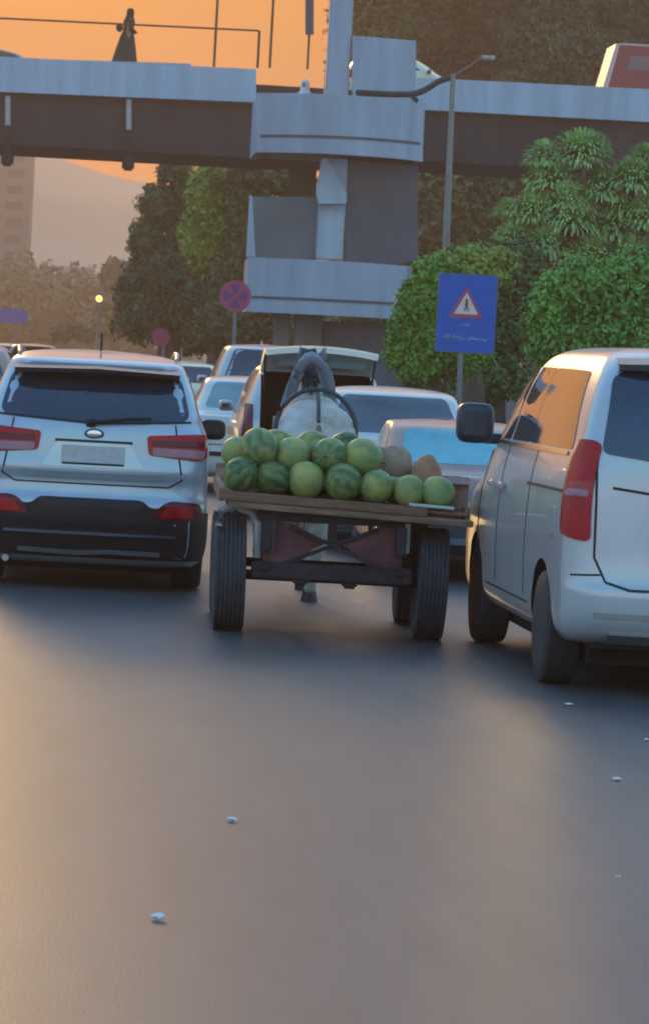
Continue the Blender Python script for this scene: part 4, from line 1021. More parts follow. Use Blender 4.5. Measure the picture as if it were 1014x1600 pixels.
for sgn in (-1, 1):
    # lamp wraps from rear face round the corner
    def wrap(a, z, sg=sgn):                  # a: distance along the outline, 0 at the corner, + round the side
        if a < 0: return S.rear(sg * (S.w(z) - .09 + a), z) if False else S.rear(sg * (S.w(z) + a), z)
        return S.warp(sg * S.w(z), S.yr(z) + S.r(z) + a, z)
    tl = patch('tail_light', wrap, [(-.135, .88), (-.02, .90), (.035, .95), (.06, 1.08), (.055, 1.30), (.02, 1.47), (-.07, 1.46), (-.105, 1.43)] , redlens, van, .012, .06, K=8, step=.03)
    patch('tail_light_lens', wrap, [(-.118, 1.155), (.05, 1.15), (.05, 1.225), (-.113, 1.225)], mat('amber_pink_lens', (.42, .04, .035), .3, .0, .15, 12, spec=.3), tl, .014, .01, step=.03)
    patch('reverse_lens', wrap, [(-.10, 1.14), (.0, 1.14), (.0, 1.18), (-.10, 1.18)], clearlens, tl, .018, .01, step=.03)
    strip('tailgate_gap', rs, [(sgn * .80, 1.45), (sgn * .815, 1.3), (sgn * .81, .80), (sgn * .74, .66), (sgn * .60, .62)], .014, seam, van)
    sd_ = lambda y, z, sg=sgn: S.side(y, z, sg)
    patch('side_window', sd_, [(.42, 1.40), (2.08, 1.395), (2.08, 1.865), (.72, 1.86)], sideglass, van, .004, .05, step=.08)
    patch('side_window', sd_, [(2.12, 1.395), (2.98, 1.39), (2.95, 1.865), (2.12, 1.865)], sideglass, van, .004, .05, step=.08)
    patch('front_door_window', sd_, [(3.10, 1.39), (3.78, 1.385), (3.40, 1.80), (3.08, 1.86)], sideglass, van, .004, .05, step=.08)
    strip('window_pillar', sd_, [(2.10, 1.40), (2.10, 1.86)], .05, glass, van, .003)
    strip('window_rail', sd_, [(.5, 1.375), (3.85, 1.36)], .022, chrome, van, .008)
    strip('slide_rail', sd_, [(.28, 1.16), (1.75, 1.155)], .018, seam, van)
    for yy in (1.62, 2.95): strip('door_gap', sd_, [(yy, .48), (yy, 1.36)], .012, seam, van)
    strip('door_gap', sd_, [(3.98, .6), (3.96, 1.30)], .012, seam, van)
    patch('fuel_flap' if sgn < 0 else 'vent_panel', sd_, [(.55, .88), (.75, .88), (.75, 1.06), (.55, 1.06)], vanpaint, van, .003, .03, thick=.003)
    for yy in (2.75, 3.15):
        hb = bmesh.new(); P = sd_(yy, 1.10); add_box(hb, (P.x + sgn * .03, yy, 1.10), (.035, .20, .045), bev=.012); bm_obj('door_handle', hb, vanpaint, van, True)
    strip('sill_gap', sd_, [(1.42, .44), (3.42, .44)], .012, seam, van)
    mb = bmesh.new(); P = sd_(3.75, 1.40)
    add_pod(mb, (P.x + sgn * .16, 3.72, 1.47), (.25, .16, .27), .5); add_box(mb, (P.x + sgn * .03, 3.76, 1.37), (.16, .08, .07), None, .02)
    mo = bm_obj('wing_mirror', mb, mat('mirror_dark_blue', (.018, .028, .045), .35, 0, .1, 6), van, True)
    box('mirror_glass', (P.x + sgn * .17, 3.636, 1.47), (.15, .006, .16), mat('mirror_dark_blue', (.018, .028, .045), .35), mo)
strip('tailgate_gap', rs, [(-.60, .62), (.60, .62)], .014, seam, van)
strip('tailgate_crease_shade', rs, [(-.72, 1.20), (-.4, 1.165), (.4, 1.165), (.72, 1.20)], .016, seam, van)  # crease is a dark strip, its shade painted on the flat panel
patch('plate_recess', rs, [(-.45, .90), (.45, .90), (.40, 1.12), (-.40, 1.12)], mat('van_recess_shade', (.36, .37, .37), .4, .6, .05, 3), van, .005, .04)  # raised patch in darker paint, standing in for the recess shade
patch('number_plate', rs, [(-.26, .93), (.26, .93), (.26, 1.06), (-.26, 1.06)], plate_m, van, .014, .01)
strip('chrome_strip', rs, [(-.42, 1.13), (.42, 1.13)], .03, chrome, van, .02)
strip('bumper_gap', rs, [(-.93, .69), (-.77, .70)], .012, seam, van); strip('bumper_gap', rs, [(.77, .70), (.93, .69)], .012, seam, van)
strip('bumper_crease_shade', rs, [(-.80, .47), (.80, .47)], .03, mat('van_recess_shade', (.36, .37, .37), .4), van, .006)  # crease shade painted as a darker strip on the bumper
strip('lower_trim', rs, [(-.70, .345), (.70, .345)], .05, dullmetal, van, .02)
box('bumper_shadow_tray', (0, .45, .30), (1.5, .5, .06), underbody, van)
box('underbody_light_block', (0, 2.4, .24), (1.45, 3.9, .16), underbody, van)  # added box, keeps light from showing under the van
for x in (-w_ + .12, w_ - .12):
    for y in (.92, 3.92): wheel(van, x, y, .335, .22, spokes=7)

# ================================================================== TRAFFIC AHEAD
parent_center = Vector((0, 2.0, .9))
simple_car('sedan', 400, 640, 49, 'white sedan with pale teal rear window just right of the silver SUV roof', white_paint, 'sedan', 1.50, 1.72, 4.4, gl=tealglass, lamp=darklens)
simple_car('minivan', 418, 600, 60, 'grey white minivan with dark rear window above the white sedan', greywhite, 'hatch', 1.93, 1.78, 4.6)
ho, HS = simple_car('hatchback', 497, 640, 42, 'pale hatchback with tailgate raised open in front of the horse', greywhite, 'hatch', 1.74, 1.72, 4.4, open_hatch=True, lamp=darklens)
# raised tailgate, hinged at the roof edge
lid = []
P = HS.rear(0, 1.66)
bm = bmesh.new(); rows = []
for j in range(7):
    t_ = j / 6; y = P.y + .22 - .85 * t_; zz = 1.72 + .235 * math.sin(t_ * 1.9) - .02 * t_
    rows.append([bm.verts.new(((-.63 + 1.26 * i / 14) * (1 - .03 * t_), y, zz - .055 * ((i - 7) / 7) ** 2)) for i in range(15)])
for r1, r2 in zip(rows, rows[1:]):
    for i in range(14): bm.faces.new((r1[i], r1[i + 1], r2[i + 1], r2[i]))
bmesh.ops.recalc_face_normals(bm, faces=bm.faces)
bmesh.ops.solidify(bm, geom=bm.faces[:], thickness=.06)
lido = bm_obj('tailgate', bm, mat('warm_white_paint', (.72, .72, .62), .35, 0, .05, 3, coat=.6), ho, True)
bm = bmesh.new()
for (x0, x1) in ((-.47, -.06), (.10, .52)): add_box(bm, ((x0 + x1) / 2, P.y - .1, 1.775 - .02), (x1 - x0, .06, .10), Matrix.Rotation(R(12), 3, 'X'), .02)
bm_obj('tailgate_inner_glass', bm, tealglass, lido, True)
for sgn in (-1, 1): tube('gas_strut', [(sgn * .58, P.y + .15, 1.30), (sgn * .60, P.y - .35, 1.84)], .014, darkpaint, ho)
bm = bmesh.new(); add_box(bm, (-.25, .55, 1.02), (.42, .3, .42), None, .09); bm_obj('load_sack', bm, mat('pale_sack', (.42, .42, .44), .9, 0, .2, 6, bump=.3), ho, True)
bm = bmesh.new(); add_box(bm, (.37, .50, 1.10), (.32, .25, .10), None, .02); add_box(bm, (.42, .52, 1.28), (.20, .2, .10), None, .02); bm_obj('load_boxes', bm, mat('tan_box', (.42, .34, .28), .9, 0, .2, 6), ho)
simple_car('sedan', 628, 650, 36.5, 'white sedan with grey rear window behind the right end of the melon load', white_paint, 'sedan', 1.57, 1.74, 4.5, gl=greyglass, lamp=darklens)
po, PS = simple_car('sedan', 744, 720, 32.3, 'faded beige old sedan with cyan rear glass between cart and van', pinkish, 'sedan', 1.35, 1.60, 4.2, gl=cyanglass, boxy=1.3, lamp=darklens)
rs = PS.rear
patch('boot_panel', rs, [(-.72, .58), (.72, .58), (.70, .80), (-.70, .80)], mat('grey_lavender_paint', (.20, .21, .26), .4, .2, .1, 4, coat=.4), po, .006, .03)
patch('lower_panel', rs, [(-.76, .24), (.76, .24), (.76, .56), (-.76, .56)], mat('dark_blue_grey_paint', (.035, .04, .06), .5, .1, .1, 4), po, .008, .03)
strip('bumper_bar', rs, [(-.74, .36), (.74, .36)], .05, chrome, po, .05)
# cars further ahead, left
simple_car('taxi', 292, 600, 78, 'cream yellow car roof showing just right of the silver SUV roof', cream, 'sedan', 1.50, 1.75, 4.5, detail=1)
simple_car('car', 12, 560, 125, 'small grey car far away at the left edge above the SUV roof', greywhite, 'hatch', 1.55, 1.7, 4.2, detail=1)
simple_car('car', 52, 560, 118, 'small dark grey car far away second from the left edge', darkpaint, 'hatch', 1.60, 1.8, 4.2, detail=1)
simple_car('car', 140, 560, 110, 'low white car far away behind the aerial of the silver SUV', white_paint, 'sedan', 1.35, 1.9, 4.2, detail=1)
simple_car('car', -85, 600, 42, 'tan tall car at the far left edge, only its roof corner showing', pinkish, 'hatch', 1.78, 1.8, 4.4, detail=1)

# ================================================================== CART
parent_center = Vector((0, 1, .9))
wb = gp(510, 991)
cart = thing('melon_cart', (wb.x, wb.y, 0), 'wooden flat bed cart on four car tyres piled with watermelons', 'cart', rz=R(-.8))
TR, TRK, WR = .67, .67, .375
TILT = Matrix.Rotation(R(1.9), 4, 'Y')
bedz = .905
def bed_pt(x, y, z): return TILT @ Vector((x, y, z - .5)) + Vector((0, 0, .5))
BX0, BX1, BY0, BY1 = -.775, .87, -.36, 1.95
def bbox(name, x0, x1, y0, y1, z0, z1, m, par=cart, bev=.006):
    bm = bmesh.new(); add_box(bm, ((x0 + x1) / 2, (y0 + y1) / 2, (z0 + z1) / 2), (x1 - x0, y1 - y0, z1 - z0), None, bev)
    for v in bm.verts: v.co = bed_pt(*v.co)
    return bm_obj(name, bm, m, par)
bed = bbox('bed', BX0 + .04, BX1 - .04, BY0 + .06, BY1 - .04, bedz - .06, bedz - .03, woodmaroon)
n = 11
for k in range(n):
    y0 = BY0 + .03 + (BY1 - BY0 - .06) * k / n; y1 = y0 + (BY1 - BY0 - .06) / n - .012
    bbox('plank', BX0 + rng.uniform(0, .03), BX1 - rng.uniform(0, .03), y0, y1, bedz - .028, bedz + rng.uniform(-.006, .002), wood, bed)
bbox('rear_rail', BX0 - .01, BX1 - .28, BY0 - .03, BY0 + .03, bedz - .048, bedz + .012, woodpale)
bbox('rear_lower_rail', BX0 + .05, BX1 + .03, BY0 - .015, BY0 + .05, bedz - .095, bedz - .050, wood)
bbox('side_rail', BX0 - .01, BX0 + .03, BY0 + .035, BY1, bedz - .06, bedz + .03, wood)
bbox('side_rail', BX1 - .03, BX1 + .01, BY0 + .06, BY1, bedz - .06, bedz + .03, wood)
bbox('front_board', BX0, BX1, BY1 - .02, BY1 + .02, bedz - .03, bedz + .12, wood)
# chassis under the bed
for x in (-.44, .44): box('chassis_beam', (x, .72, .66), (.07, 2.2, .20), frameblack, cart, bev=.01)
box('rear_cross_beam', (0, -.22, .425), (1.06, .08, .11), frameblack, cart, bev=.012)
box('rear_top_beam', (0, -.22, .785), (1.02, .07, .07), frameblack, cart, bev=.01)
def flat(name, pts, y0, y1, m, par=cart):
    V = [Vector((x, y0, z)) for x, z in pts] + [Vector((x, y1, z)) for x, z in pts]; n = len(pts)
    return mesh_obj(name, V, [tuple(range(n)), tuple(range(2 * n - 1, n - 1, -1))] + [(i, i + n, (i + 1) % n + n, (i + 1) % n) for i in range(n)], m, par)
flat('side_board', [(-.46, .745), (-.28, .742), (-.04, .62), (-.13, .575), (-.22, .48), (-.46, .482)], -.215, -.195, woodmaroon)
flat('side_board', [(.46, .745), (.30, .742), (.04, .62), (.14, .575), (.24, .48), (.46, .482)], -.215, -.195, woodmaroon)
for sgn in (-1, 1):
    add = bmesh.new(); add_box(add, (0, 0, 0), (.66, .03, .026), None, .004)
    o = bm_obj('cross_brace', add, frameblack, cart); o.location = (sgn * .015, -.24 - sgn * .016, .60); o.rotation_euler = (0, sgn * R(23), 0)
box('centre_post', (-.01, -.19, .70), (.06, .05, .13), frameblack, cart)
for x, z in ((-.20, .355), (.12, .35)): box('bracket', (x, -.21, z), (.10, .07, .05), blackplastic, cart, bev=.015)
# bent pale brackets and struts
bm = bmesh.new(); add_tube(bm, [(-.76, -.20, .70), (-.75, -.20, .80), (-.66, -.20, .835), (-.55, -.20, .80), (-.50, -.20, .73), (-.495, -.20, .50)], .028, 8)
bmesh.ops.recalc_face_normals(bm, faces=bm.faces); bm_obj('mudguard_bracket', bm, strutpale, cart, True)
box('strut', (-.41, -.265, .65), (.045, .03, .22), mat('grey_strut', (.11, .11, .12), .7), cart, bev=.006)
box('strut', (.485, -.265, .68), (.035, .03, .20), strutpale, cart, bev=.006)
for y in (0, 1.5):
    tube('axle', [(-.68, y, WR), (.68, y, WR)], .035, frameblack, cart, 10)
    for x in (-.44, .44):
        bm = bmesh.new()
        for k in range(4): add_box(bm, (x, y, .44 + k * .022), (.06, .62 - k * .10, .016), None, .003)
        bm_obj('leaf_spring', bm, frameblack, cart)
def cart_wheel(x, y, rad, wid):
    T = Matrix.Translation((x, y, rad)) @ Matrix.Rotation(R(1.0) * (1 if x > 0 else -1), 4, 'Y')
    h = wid / 2; prof = [(rad * .60, -h * .9), (rad * .68, -h), (rad * .90, -h * .98), (rad * .975, -h * .86)]
    for k in range(7):                        # ribbed tread
        a_ = -h * .8 + k * h * 1.6 / 6
        prof += [(rad, a_ - h * .09), (rad, a_ + h * .09), (rad * .978, a_ + h * .10), (rad * .978, a_ + h * .16)]
    prof += [(rad * .975, h * .92), (rad * .90, h * .98), (rad * .68, h), (rad * .60, h * .9)]
    o = lathe('wheel', prof, dustytyre, cart, 'X', 40, T)
    lathe('hub', [(rad * .61, -h * .5), (rad * .6, h * .1), (rad * .3, h * .2), (rad * .2, h * .9), (rad * .1, h * .95)], frameblack, o, 'X', 24, T)
cart_wheel(-.67, 0, WR, .215); cart_wheel(.67, 0, WR, .205)
cart_wheel(-.67, 1.5, WR * .97, .20); cart_wheel(.64, 1.5, WR * .97, .20)
for sgn in (-1, 1): tube('shaft', [(sgn * .36, 1.7, .80), (sgn * .38, 2.6, .92), (sgn * .36, 3.9, 1.02)], [.035, .032, .025], wood, cart, 10)

# ---- watermelons: one kind, each an object of its own
def melon_material():
    m = bpy.data.materials.new('watermelon_rind'); m.use_nodes = True; t = m.node_tree; b = t.nodes['Principled BSDF']
    tc = t.nodes.new('ShaderNodeTexCoord'); sp_ = t.nodes.new('ShaderNodeSeparateXYZ'); t.links.new(tc.outputs['Object'], sp_.inputs[0])
    oi = t.nodes.new('ShaderNodeObjectInfo')
    def M_(op, a, b_=None, c_=None, cl=False):
        n = t.nodes.new('ShaderNodeMath'); n.operation = op; n.use_clamp = cl
        for i, v in enumerate((a, b_, c_)):
            if v is None: continue
            if isinstance(v, (int, float)): n.inputs[i].default_value = v
            else: t.links.new(v, n.inputs[i])
        return n.outputs[0]
    ang = M_('ARCTAN2', sp_.outputs[1], sp_.outputs[0])
    nz = t.nodes.new('ShaderNodeTexNoise'); nz.inputs['Scale'].default_value = 22; nz.inputs['Detail'].default_value = 5; t.links.new(tc.outputs['Object'], nz.inputs['Vector'])
    st = M_('SINE', M_('ADD', M_('MULTIPLY', ang, 9.0), M_('MULTIPLY', nz.outputs['Fac'], 7.0)))
    st = M_('MULTIPLY_ADD', st, .11, .56)
    st = M_('ADD', st, M_('ADD', M_('MULTIPLY_ADD', oi.outputs['Random'], .9, -.45), M_('MULTIPLY_ADD', nz.outputs['Fac'], .8, -.4)))
    r = t.nodes.new('ShaderNodeValToRGB'); el = r.color_ramp.elements
    el[0].position = .2; el[0].color = (.026, .085, .026, 1); el[1].position = .80; el[1].color = (.25, .31, .11, 1)
    t.links.new(st, r.inputs[0])
    n2 = t.nodes.new('ShaderNodeTexNoise'); n2.inputs['Scale'].default_value = 6; n2.inputs['Detail'].default_value = 2; t.links.new(tc.outputs['Object'], n2.inputs['Vector'])
    ye = M_('MULTIPLY', M_('SUBTRACT', n2.outputs['Fac'], .46), 4.0, None, True)
    ye = M_('MULTIPLY', ye, M_('MULTIPLY_ADD', oi.outputs['Random'], .9, .05))
    mx = t.nodes.new('ShaderNodeMix'); mx.data_type = 'RGBA'; t.links.new(ye, mx.inputs[0]); t.links.new(r.outputs[0], mx.inputs[6]); mx.inputs[7].default_value = (.50, .42, .09, 1)
    t.links.new(mx.outputs[2], b.inputs['Base Color']); b.inputs['Roughness'].default_value = .45; b.inputs['Specular IOR Level'].default_value = .4
    return m
melm = melon_material()
bm = bmesh.new(); bmesh.ops.create_uvsphere(bm, u_segments=28, v_segments=18, radius=.118)
for v in bm.verts:
    a_ = math.atan2(v.co.y, v.co.x); v.co *= 1 + .010 * math.cos(9 * a_) * (1 - (v.co.z / .118) ** 2); v.co.z *= 1.06
    if abs(v.co.z) > .112: v.co.z *= .96
mel0 = bm_obj('watermelon', bm, melm, None, True, None)
stem0 = tube('stem', [(0, 0, .114), (.004, 0, .128), (.014, .004, .138)], .006, trunkm, mel0, 6)
cart_m = Matrix.Translation(cart.location) @ Matrix.Rotation(cart.rotation_euler.z, 4, 'Z')
first = [True]
def melon(x, y, level_z, label, sc_=1., group='watermelons heaped on the cart'):
    if first[0]: o = mel0; first[0] = False
    else:
        o = mel0.copy(); COL.objects.link(o); s = stem0.copy(); COL.objects.link(s); s.parent = o
    o.location = cart_m @ bed_pt(x, y, level_z)
    o.rotation_euler = (rng.uniform(.8, 2.2), rng.uniform(-.6, .6), rng.uniform(0, 6.28)); o.scale = (sc_ * rng.uniform(.95, 1.03), sc_ * rng.uniform(.95, 1.03), sc_ * rng.uniform(.96, 1.07))
    tag(o, label, 'watermelon', group); return o
zb = bedz + .118
fx = lambda px: (px - 510) / 236.
fl = [(357, 'leftmost watermelon of the front row at the tailboard', 1.0), (408, 'second watermelon from the left in the front row', .98), (459, 'third watermelon of the front row with a yellow patch', 1.03),
      (516, 'largest dark green watermelon in the middle of the front row', 1.08), (569, 'fifth watermelon of the front row, below the paper bag end', .98), (620, 'sixth watermelon of the front row, pale and smaller', .90), (666, 'rightmost watermelon of the front row beside the white board', .94)]
for i, (px, lab, s) in enumerate(fl):
    melon(fx(px), -.20 + (.0 if i % 2 else .01), bedz + .118 * s, lab, s)
melon(fx(599), -.02, zb - .02, 'small watermelon tucked behind the gap between the fifth and sixth of the front row', .78)
# hidden base rows carry the heap
gl_ = 'lower watermelon inside the heap, covered by those around it'
for j in range(1, 5):
    for i in range(5 if j < 4 else 4):
        x = -.60 + i * .245 + (.12 if j % 2 else 0); y = -.20 + j * .235
        if x < .50: melon(x, y, zb, gl_, rng.uniform(.95, 1.02), 'base watermelons hidden in the heap')
zt2 = zb + .165
tl_ = [(383, -.08, .02, 1.08, 'dark green watermelon on top at the left end of the heap'), (436, -.07, -.005, 1.0, 'yellowish green watermelon on the upper row, second from left'), (494, -.08, .01, 1.03, 'yellow streaked watermelon at the centre of the upper row'),
       (545, -.06, .015, 1.08, 'big bright green watermelon at the right end of the upper row')]
for px, y, dz, s, lab in tl_: melon(fx(px), y, zt2 + dz, lab, s)
for k, (px, y, dz, s, lab) in enumerate([(412, .17, .03, 1.0, 'upper watermelon in the second rank at left, only its crown showing'), (468, .18, .04, 1.05, 'upper watermelon in the second rank at centre, only its crown showing'), (520, .17, .05, 1.03, 'pale watermelon highest in the second rank right of centre'),
                            (350, .16, -.03, .9, 'small watermelon low behind the left end of the upper row')]):
    melon(fx(px), y, zt2 + dz, lab, s)
for px, y in ((400, .42), (460, .42), (520, .42), (430, .64), (495, .64)):
    melon(fx(px), y, zt2, 'upper watermelon at the back of the heap near the horse', 1.0, 'upper back watermelons')
# other goods on the bed
def on_bed(x, y, z): return cart_m @ bed_pt(x, y, z)
def blob(name, x, y, z, s, m, label, cat, seed=1):
    bm = bmesh.new(); bmesh.ops.create_icosphere(bm, subdivisions=3, radius=1)
    for v in bm.verts:
        d = v.co.copy(); f = 1 + .10 * math.sin(5 * d.x + seed) * math.sin(4 * d.y + 2 * seed) + .06 * math.sin(11 * d.z + 7 * d.x + seed)
        v.co = Vector((d.x * s[0] * f, d.y * s[1] * f, max(d.z, -.8) * s[2] * f))
    o = bm_obj(name, bm, m, None, True, None); o.location = on_bed(x, y, z + s[2] * .8); return tag(o, label, cat)
blob('sack', fx(593), .30, bedz + .10, (.17, .16, .16), mat('tan_sack_cloth', (.38, .24, .16), .9, 0, .25, 8, bump=.4), 'tan cloth sack right of the heaped watermelons', 'sack', 2)
blob('sack', fx(566), .42, bedz + .20, (.09, .10, .10), mat('orange_tan_cloth', (.36, .22, .13), .9, 0, .2, 8, bump=.4), 'small orange tan bundle against the horse rump', 'bundle', 5)
blob('bag', fx(652), .20, bedz, (.11, .12, .19), mat('orange_brown_bag', (.46, .22, .11), .8, 0, .2, 8, bump=.3), 'orange brown bag standing beside the cardboard carton', 'bag', 3)
blob('bag', fx(630), .45, bedz, (.14, .12, .10), mat('olive_cloth', (.16, .14, .07), .9, 0, .2, 8, bump=.3), 'olive cloth bag lying flat behind the small melons', 'bag', 4)
def open_carton(x, y, wx, wy, h, label):
    o = thing('carton', on_bed(x, y, bedz + .004), label, 'carton', rz=R(6))
    t = .008
    for c_, s_ in (((0, -wy / 2, h / 2), (wx, t, h)), ((0, wy / 2, h / 2), (wx, t, h)), ((-wx / 2 + t, 0, h / 2), (t, wy - 2 * t, h)), ((wx / 2 - t, 0, h / 2), (t, wy - 2 * t, h))): box('carton_side', c_, s_, cardboard, o)
    box('carton_bottom', (0, 0, t / 2), (wx - .03, wy - .03, t), cardboard, o)
    f = box('flap', (0, -wy / 2 - .035, h - .02), (wx * .9, .006, .09), cardboard, o, Matrix.Rotation(R(-60), 3, 'X'))
open_carton(fx(694), .06, .16, .3, .215, 'brown cardboard carton at the right end of the cart bed')
b_ = box('board', (0, 0, 0), (.30, .10, .018), foam, bev=.004); b_.location = on_bed(fx(655), -.335, bedz + .022); b_.rotation_euler = (0, R(2.2), R(-2)); tag(b_, 'white strip board lying on the cart edge under the right melons', 'board')

# ================================================================== HORSE
hp = at(499, 660, 28.7)
horse = thing('horse', (hp.x, hp.y, 0), 'pale grey horse seen from behind pulling the melon cart', 'horse', rz=R(0))
V = [(0, .28, 1.27), (0, .62, 1.29), (0, .98, 1.20), (0, 1.32, 1.24), (0, 1.56, 1.38), (.02, 1.76, 1.55), (.03, 1.90, 1.70), (.04, 2.14, 1.58), (0, 2.32, 1.42), (0, 2.40, 1.33)]
RR = [(.335, .32), (.29, .29), (.31, .32), (.25, .30), (.15, .23), (.115, .17), (.09, .12), (.085, .11), (.06, .07), (.055, .055)]
E_ = [(i, i + 1) for i in range(9)]
for sg_n, ph in ((-1, .16), (1, -.02)):
    b0 = len(V)
    V += ([(-.14, .28, 1.10), (-.16, .50, .90), (-.13, .30, .66), (-.11, .52, .50), (-.11, .52, .40)] if sg_n < 0 else
          [(.14, .26, 1.10), (.15, .42, .84), (.07, .10, .52), (.015, .16, .18), (.01, .21, .06)])
    RR += [(.175, .19), (.12, .14), (.055, .07), (.038, .045), (.05, .055)]
    E_ += [(0, b0), (b0, b0 + 1), (b0 + 1, b0 + 2), (b0 + 2, b0 + 3), (b0 + 3, b0 + 4)]
for sg_n, ph in ((-1, -.12), (1, .2)):
    b0 = len(V)
    V += [(-.13, 1.38, .98), (-.12, 1.58, .68), (-.12, 1.42, .45), (-.12, 1.40, .34)] if sg_n < 0 else [(.13, 1.38, .98), (.08, 1.48, .56), (.03, 1.56, .16), (.03, 1.60, .06)]
    RR += [(.10, .13), (.055, .06), (.036, .04), (.05, .05)]
    E_ += [(3, b0), (b0, b0 + 1), (b0 + 1, b0 + 2), (b0 + 2, b0 + 3)]
coat = mat('pale_grey_horse_coat', (.34, .22, .13), .85, .0, .2, 3.0, bump=.3, col2=(.52, .50, .46))
skin_body('body', V, E_, RR, 0, coat, horse, 2)
for x, y, z, a_ in ((-.11, .53, .34, -35), (.01, .22, 0, 0)): lathe('hoof', [(.066, 0), (.060, .03), (.045, .10)], hoofm, horse, mt=Matrix.Translation((x, y, z)) @ Matrix.Rotation(R(a_), 4, 'X'))
for x, y, z in ((-.12, 1.39, .28), (.03, 1.60, 0)): lathe('hoof', [(.06, 0), (.056, .03), (.044, .08)], hoofm, horse, mt=Matrix.Translation((x, y, z)))
bm = bmesh.new()                              # mane: locks falling either side of the crest
for k in range(70):
    t_ = rng.random(); y = 1.42 + .50 * t_; z = 1.60 + .26 * t_; sx_ = rng.choice((-1, 1)) * rng.uniform(.01, .05)
    add_tube(bm, [(0, y, z + .03), (sx_, y - .01, z + .05), (sx_ * 2.0, y - .03, z - rng.uniform(.03, .12))], [.016, .014, .003], 4, False)
bm_obj('mane', bm, mane_m, horse)
bm = bmesh.new()
for k in range(60):
    a_ = rng.uniform(0, 6.28); r_ = rng.uniform(0, .035); L_ = rng.uniform(.55, .75)
    add_tube(bm, [(0, .0, 1.33), (r_ * math.cos(a_), -.06, 1.22), (r_ * 1.6 * math.cos(a_), -.06 + r_ * math.sin(a_), 1.0), (r_ * 1.4 * math.cos(a_), -.03 + r_ * math.sin(a_), 1.33 - L_)], [.02, .018, .013, .003], 4, False)
bm_obj('tail', bm, mat('pale_tail_hair', (.20, .17, .14), .9, 0, .3, 20), horse)
for sgn in (-1, 1):
    bm = bmesh.new(); add_lathe(bm, [(.006, .0), (.034, .03), (.036, .07), (.022, .12), (.003, .165)], seg=10)
    e_ = bm_obj('ear', bm, mat('ear_grey', (.16, .16, .17), .8), horse, True); e_.scale = (.85, .85, .75); e_.location = (.03 + sgn * .07, 1.93, 1.80); e_.rotation_euler = (R(-8), sgn * R(12), 0)
    bm = bmesh.new(); bmesh.ops.create_uvsphere(bm, u_segments=10, v_segments=8, radius=.022, matrix=Matrix.Translation((.035 + sgn * .085, 2.08, 1.62))); bm_obj('eye', bm, hoofm, horse, True)
# harness
hn = thing('harness', (hp.x, hp.y, 0), 'grey padded collar arch with dark straps worn on the horse back', 'harness')
arch = []
for k in range(17):
    t_ = -1 + 2 * k / 16; arch.append((.20 * t_ * (1 - .1 * abs(t_)), 1.46 - .05 * abs(t_), 1.85 - .42 * abs(t_) ** 1.7))
tube('collar', arch, [.036 + .018 * abs(-1 + k / 8) for k in range(17)], padm, hn, 10)
arch2 = [(.15 * math.sin(t_), 1.30, 1.54 + .27 * math.cos(t_)) for t_ in np.linspace(-1.9, 1.9, 15)]
tube('saddle_arch', arch2, .038, mat('dark_grey_pad', (.12, .135, .15), .85, 0, .2, 12), hn, 8)
def hoop(name, y, cx, cz, rx, rz_, a0, a1, r_, m):
    tube(name, [(cx + rx * math.sin(t_), y, cz + rz_ * math.cos(t_)) for t_ in np.linspace(a0, a1, 21)], r_, m, hn, 6)
hoop('back_strap', .42, 0, 1.275, .303, .324, -1.9, 1.9, .02, strapm)
tube('crupper_strap', [(0, 1.3, 1.56), (0, .8, 1.58), (0, .45, 1.585), (0, .16, 1.50), (0, .03, 1.36)], .016, strapm, hn, 6)
tube('breeching', [(-.33, .9, 1.12), (-.32, .35, 1.08), (-.20, .03, 1.05), (0, -.075, 1.05), (.20, .03, 1.05), (.32, .35, 1.08), (.33, .9, 1.12)], .02, strapm, hn, 6)

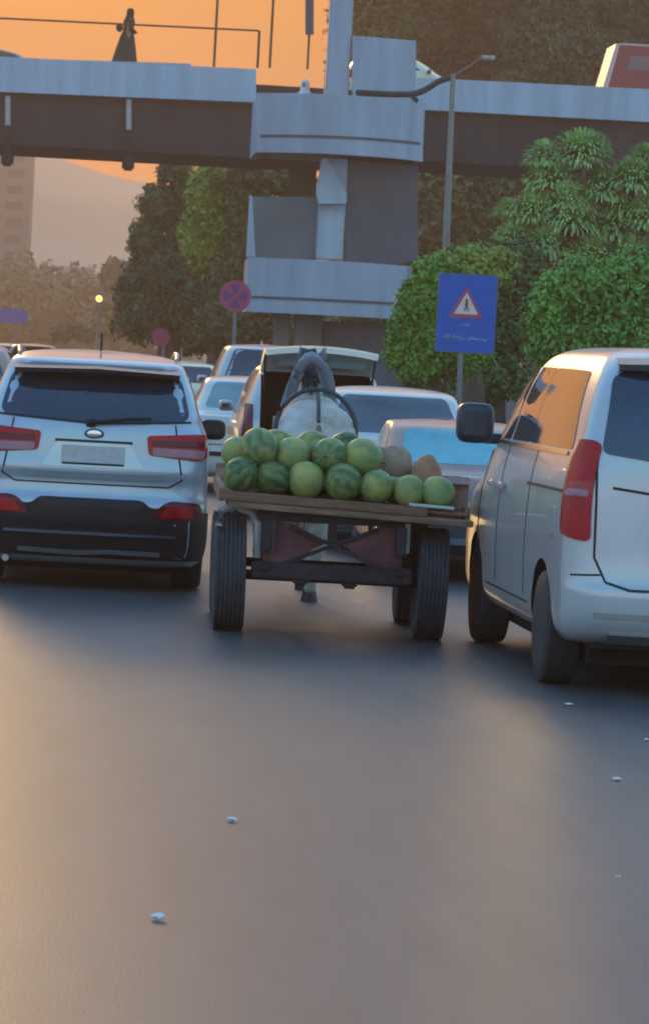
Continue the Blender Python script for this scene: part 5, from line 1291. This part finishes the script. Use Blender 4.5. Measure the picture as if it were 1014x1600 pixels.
# ================================================================== LITTER ON THE ROAD
def litter(px, py, size, label, m=paper, flatness=.35):
    p = gp(px, py); bm = bmesh.new(); bmesh.ops.create_icosphere(bm, subdivisions=2, radius=size)
    for v in bm.verts: v.co = Vector((v.co.x * rng.uniform(.6, 1.3), v.co.y * rng.uniform(.8, 1.4), v.co.z * flatness * rng.uniform(.6, 1.5)))
    zm = min(v.co.z for v in bm.verts)
    o = bm_obj('litter', bm, m); o.location = (p.x, p.y, .002 - zm); return tag(o, label, 'litter')
litter(247, 1438, .024, 'crumpled white paper scrap, nearest of the litter on the road')
litter(362, 1284, .02, 'small white paper scrap on the road below the cart left wheel')
litter(888, 1102, .028, 'flat white scrap on the road just behind the van wheel', flatness=.15)
litter(963, 1220, .02, 'white scrap on the road at right, below the van rear')
litter(1010, 1158, .014, 'white scrap at the right edge of the road')
litter(965, 1371, .009, 'tiny pale scrap lowest at the right of the road', flatness=.2)
crack = mat('tar_stain', (.055, .055, .06), .6, 0, .2, 10)
def stain(px, py, rx, ry, label, seed):
    p = gp(px, py); n_ = 26; V = []
    for k in range(n_):
        a_ = k * 2 * math.pi / n_; f = 1 + .25 * math.sin(3 * a_ + seed) + .15 * math.sin(7 * a_ + 2 * seed)
        V.append((p.x + rx * f * math.cos(a_), p.y + ry * f * math.sin(a_), .004))
    o = mesh_obj('road_patch', V, [tuple(range(n_))], crack); return tag(o, kind='structure')

# ================================================================== HAZE
hz = box('haze', (0, 0, 0), (1, 1, 1), concrete)
ztop = 62.; hz.location = (0, 565, (ztop - 2) / 2); hz.scale = (900, 1210, ztop + 2)
m = bpy.data.materials.new('haze_air'); m.use_nodes = True; t = m.node_tree; t.nodes.remove(t.nodes['Principled BSDF'])
pv_ = t.nodes.new('ShaderNodeVolumePrincipled'); pv_.inputs['Density'].default_value = .0007; pv_.inputs['Color'].default_value = (1.0, .75, .58, 1); pv_.inputs['Anisotropy'].default_value = .65  # warm colour puts sunset light on dust into the haze itself
t.links.new(pv_.outputs[0], t.nodes['Material Output'].inputs['Volume'])
hz.data.materials.clear(); hz.data.materials.append(m); tag(hz, kind='stuff')
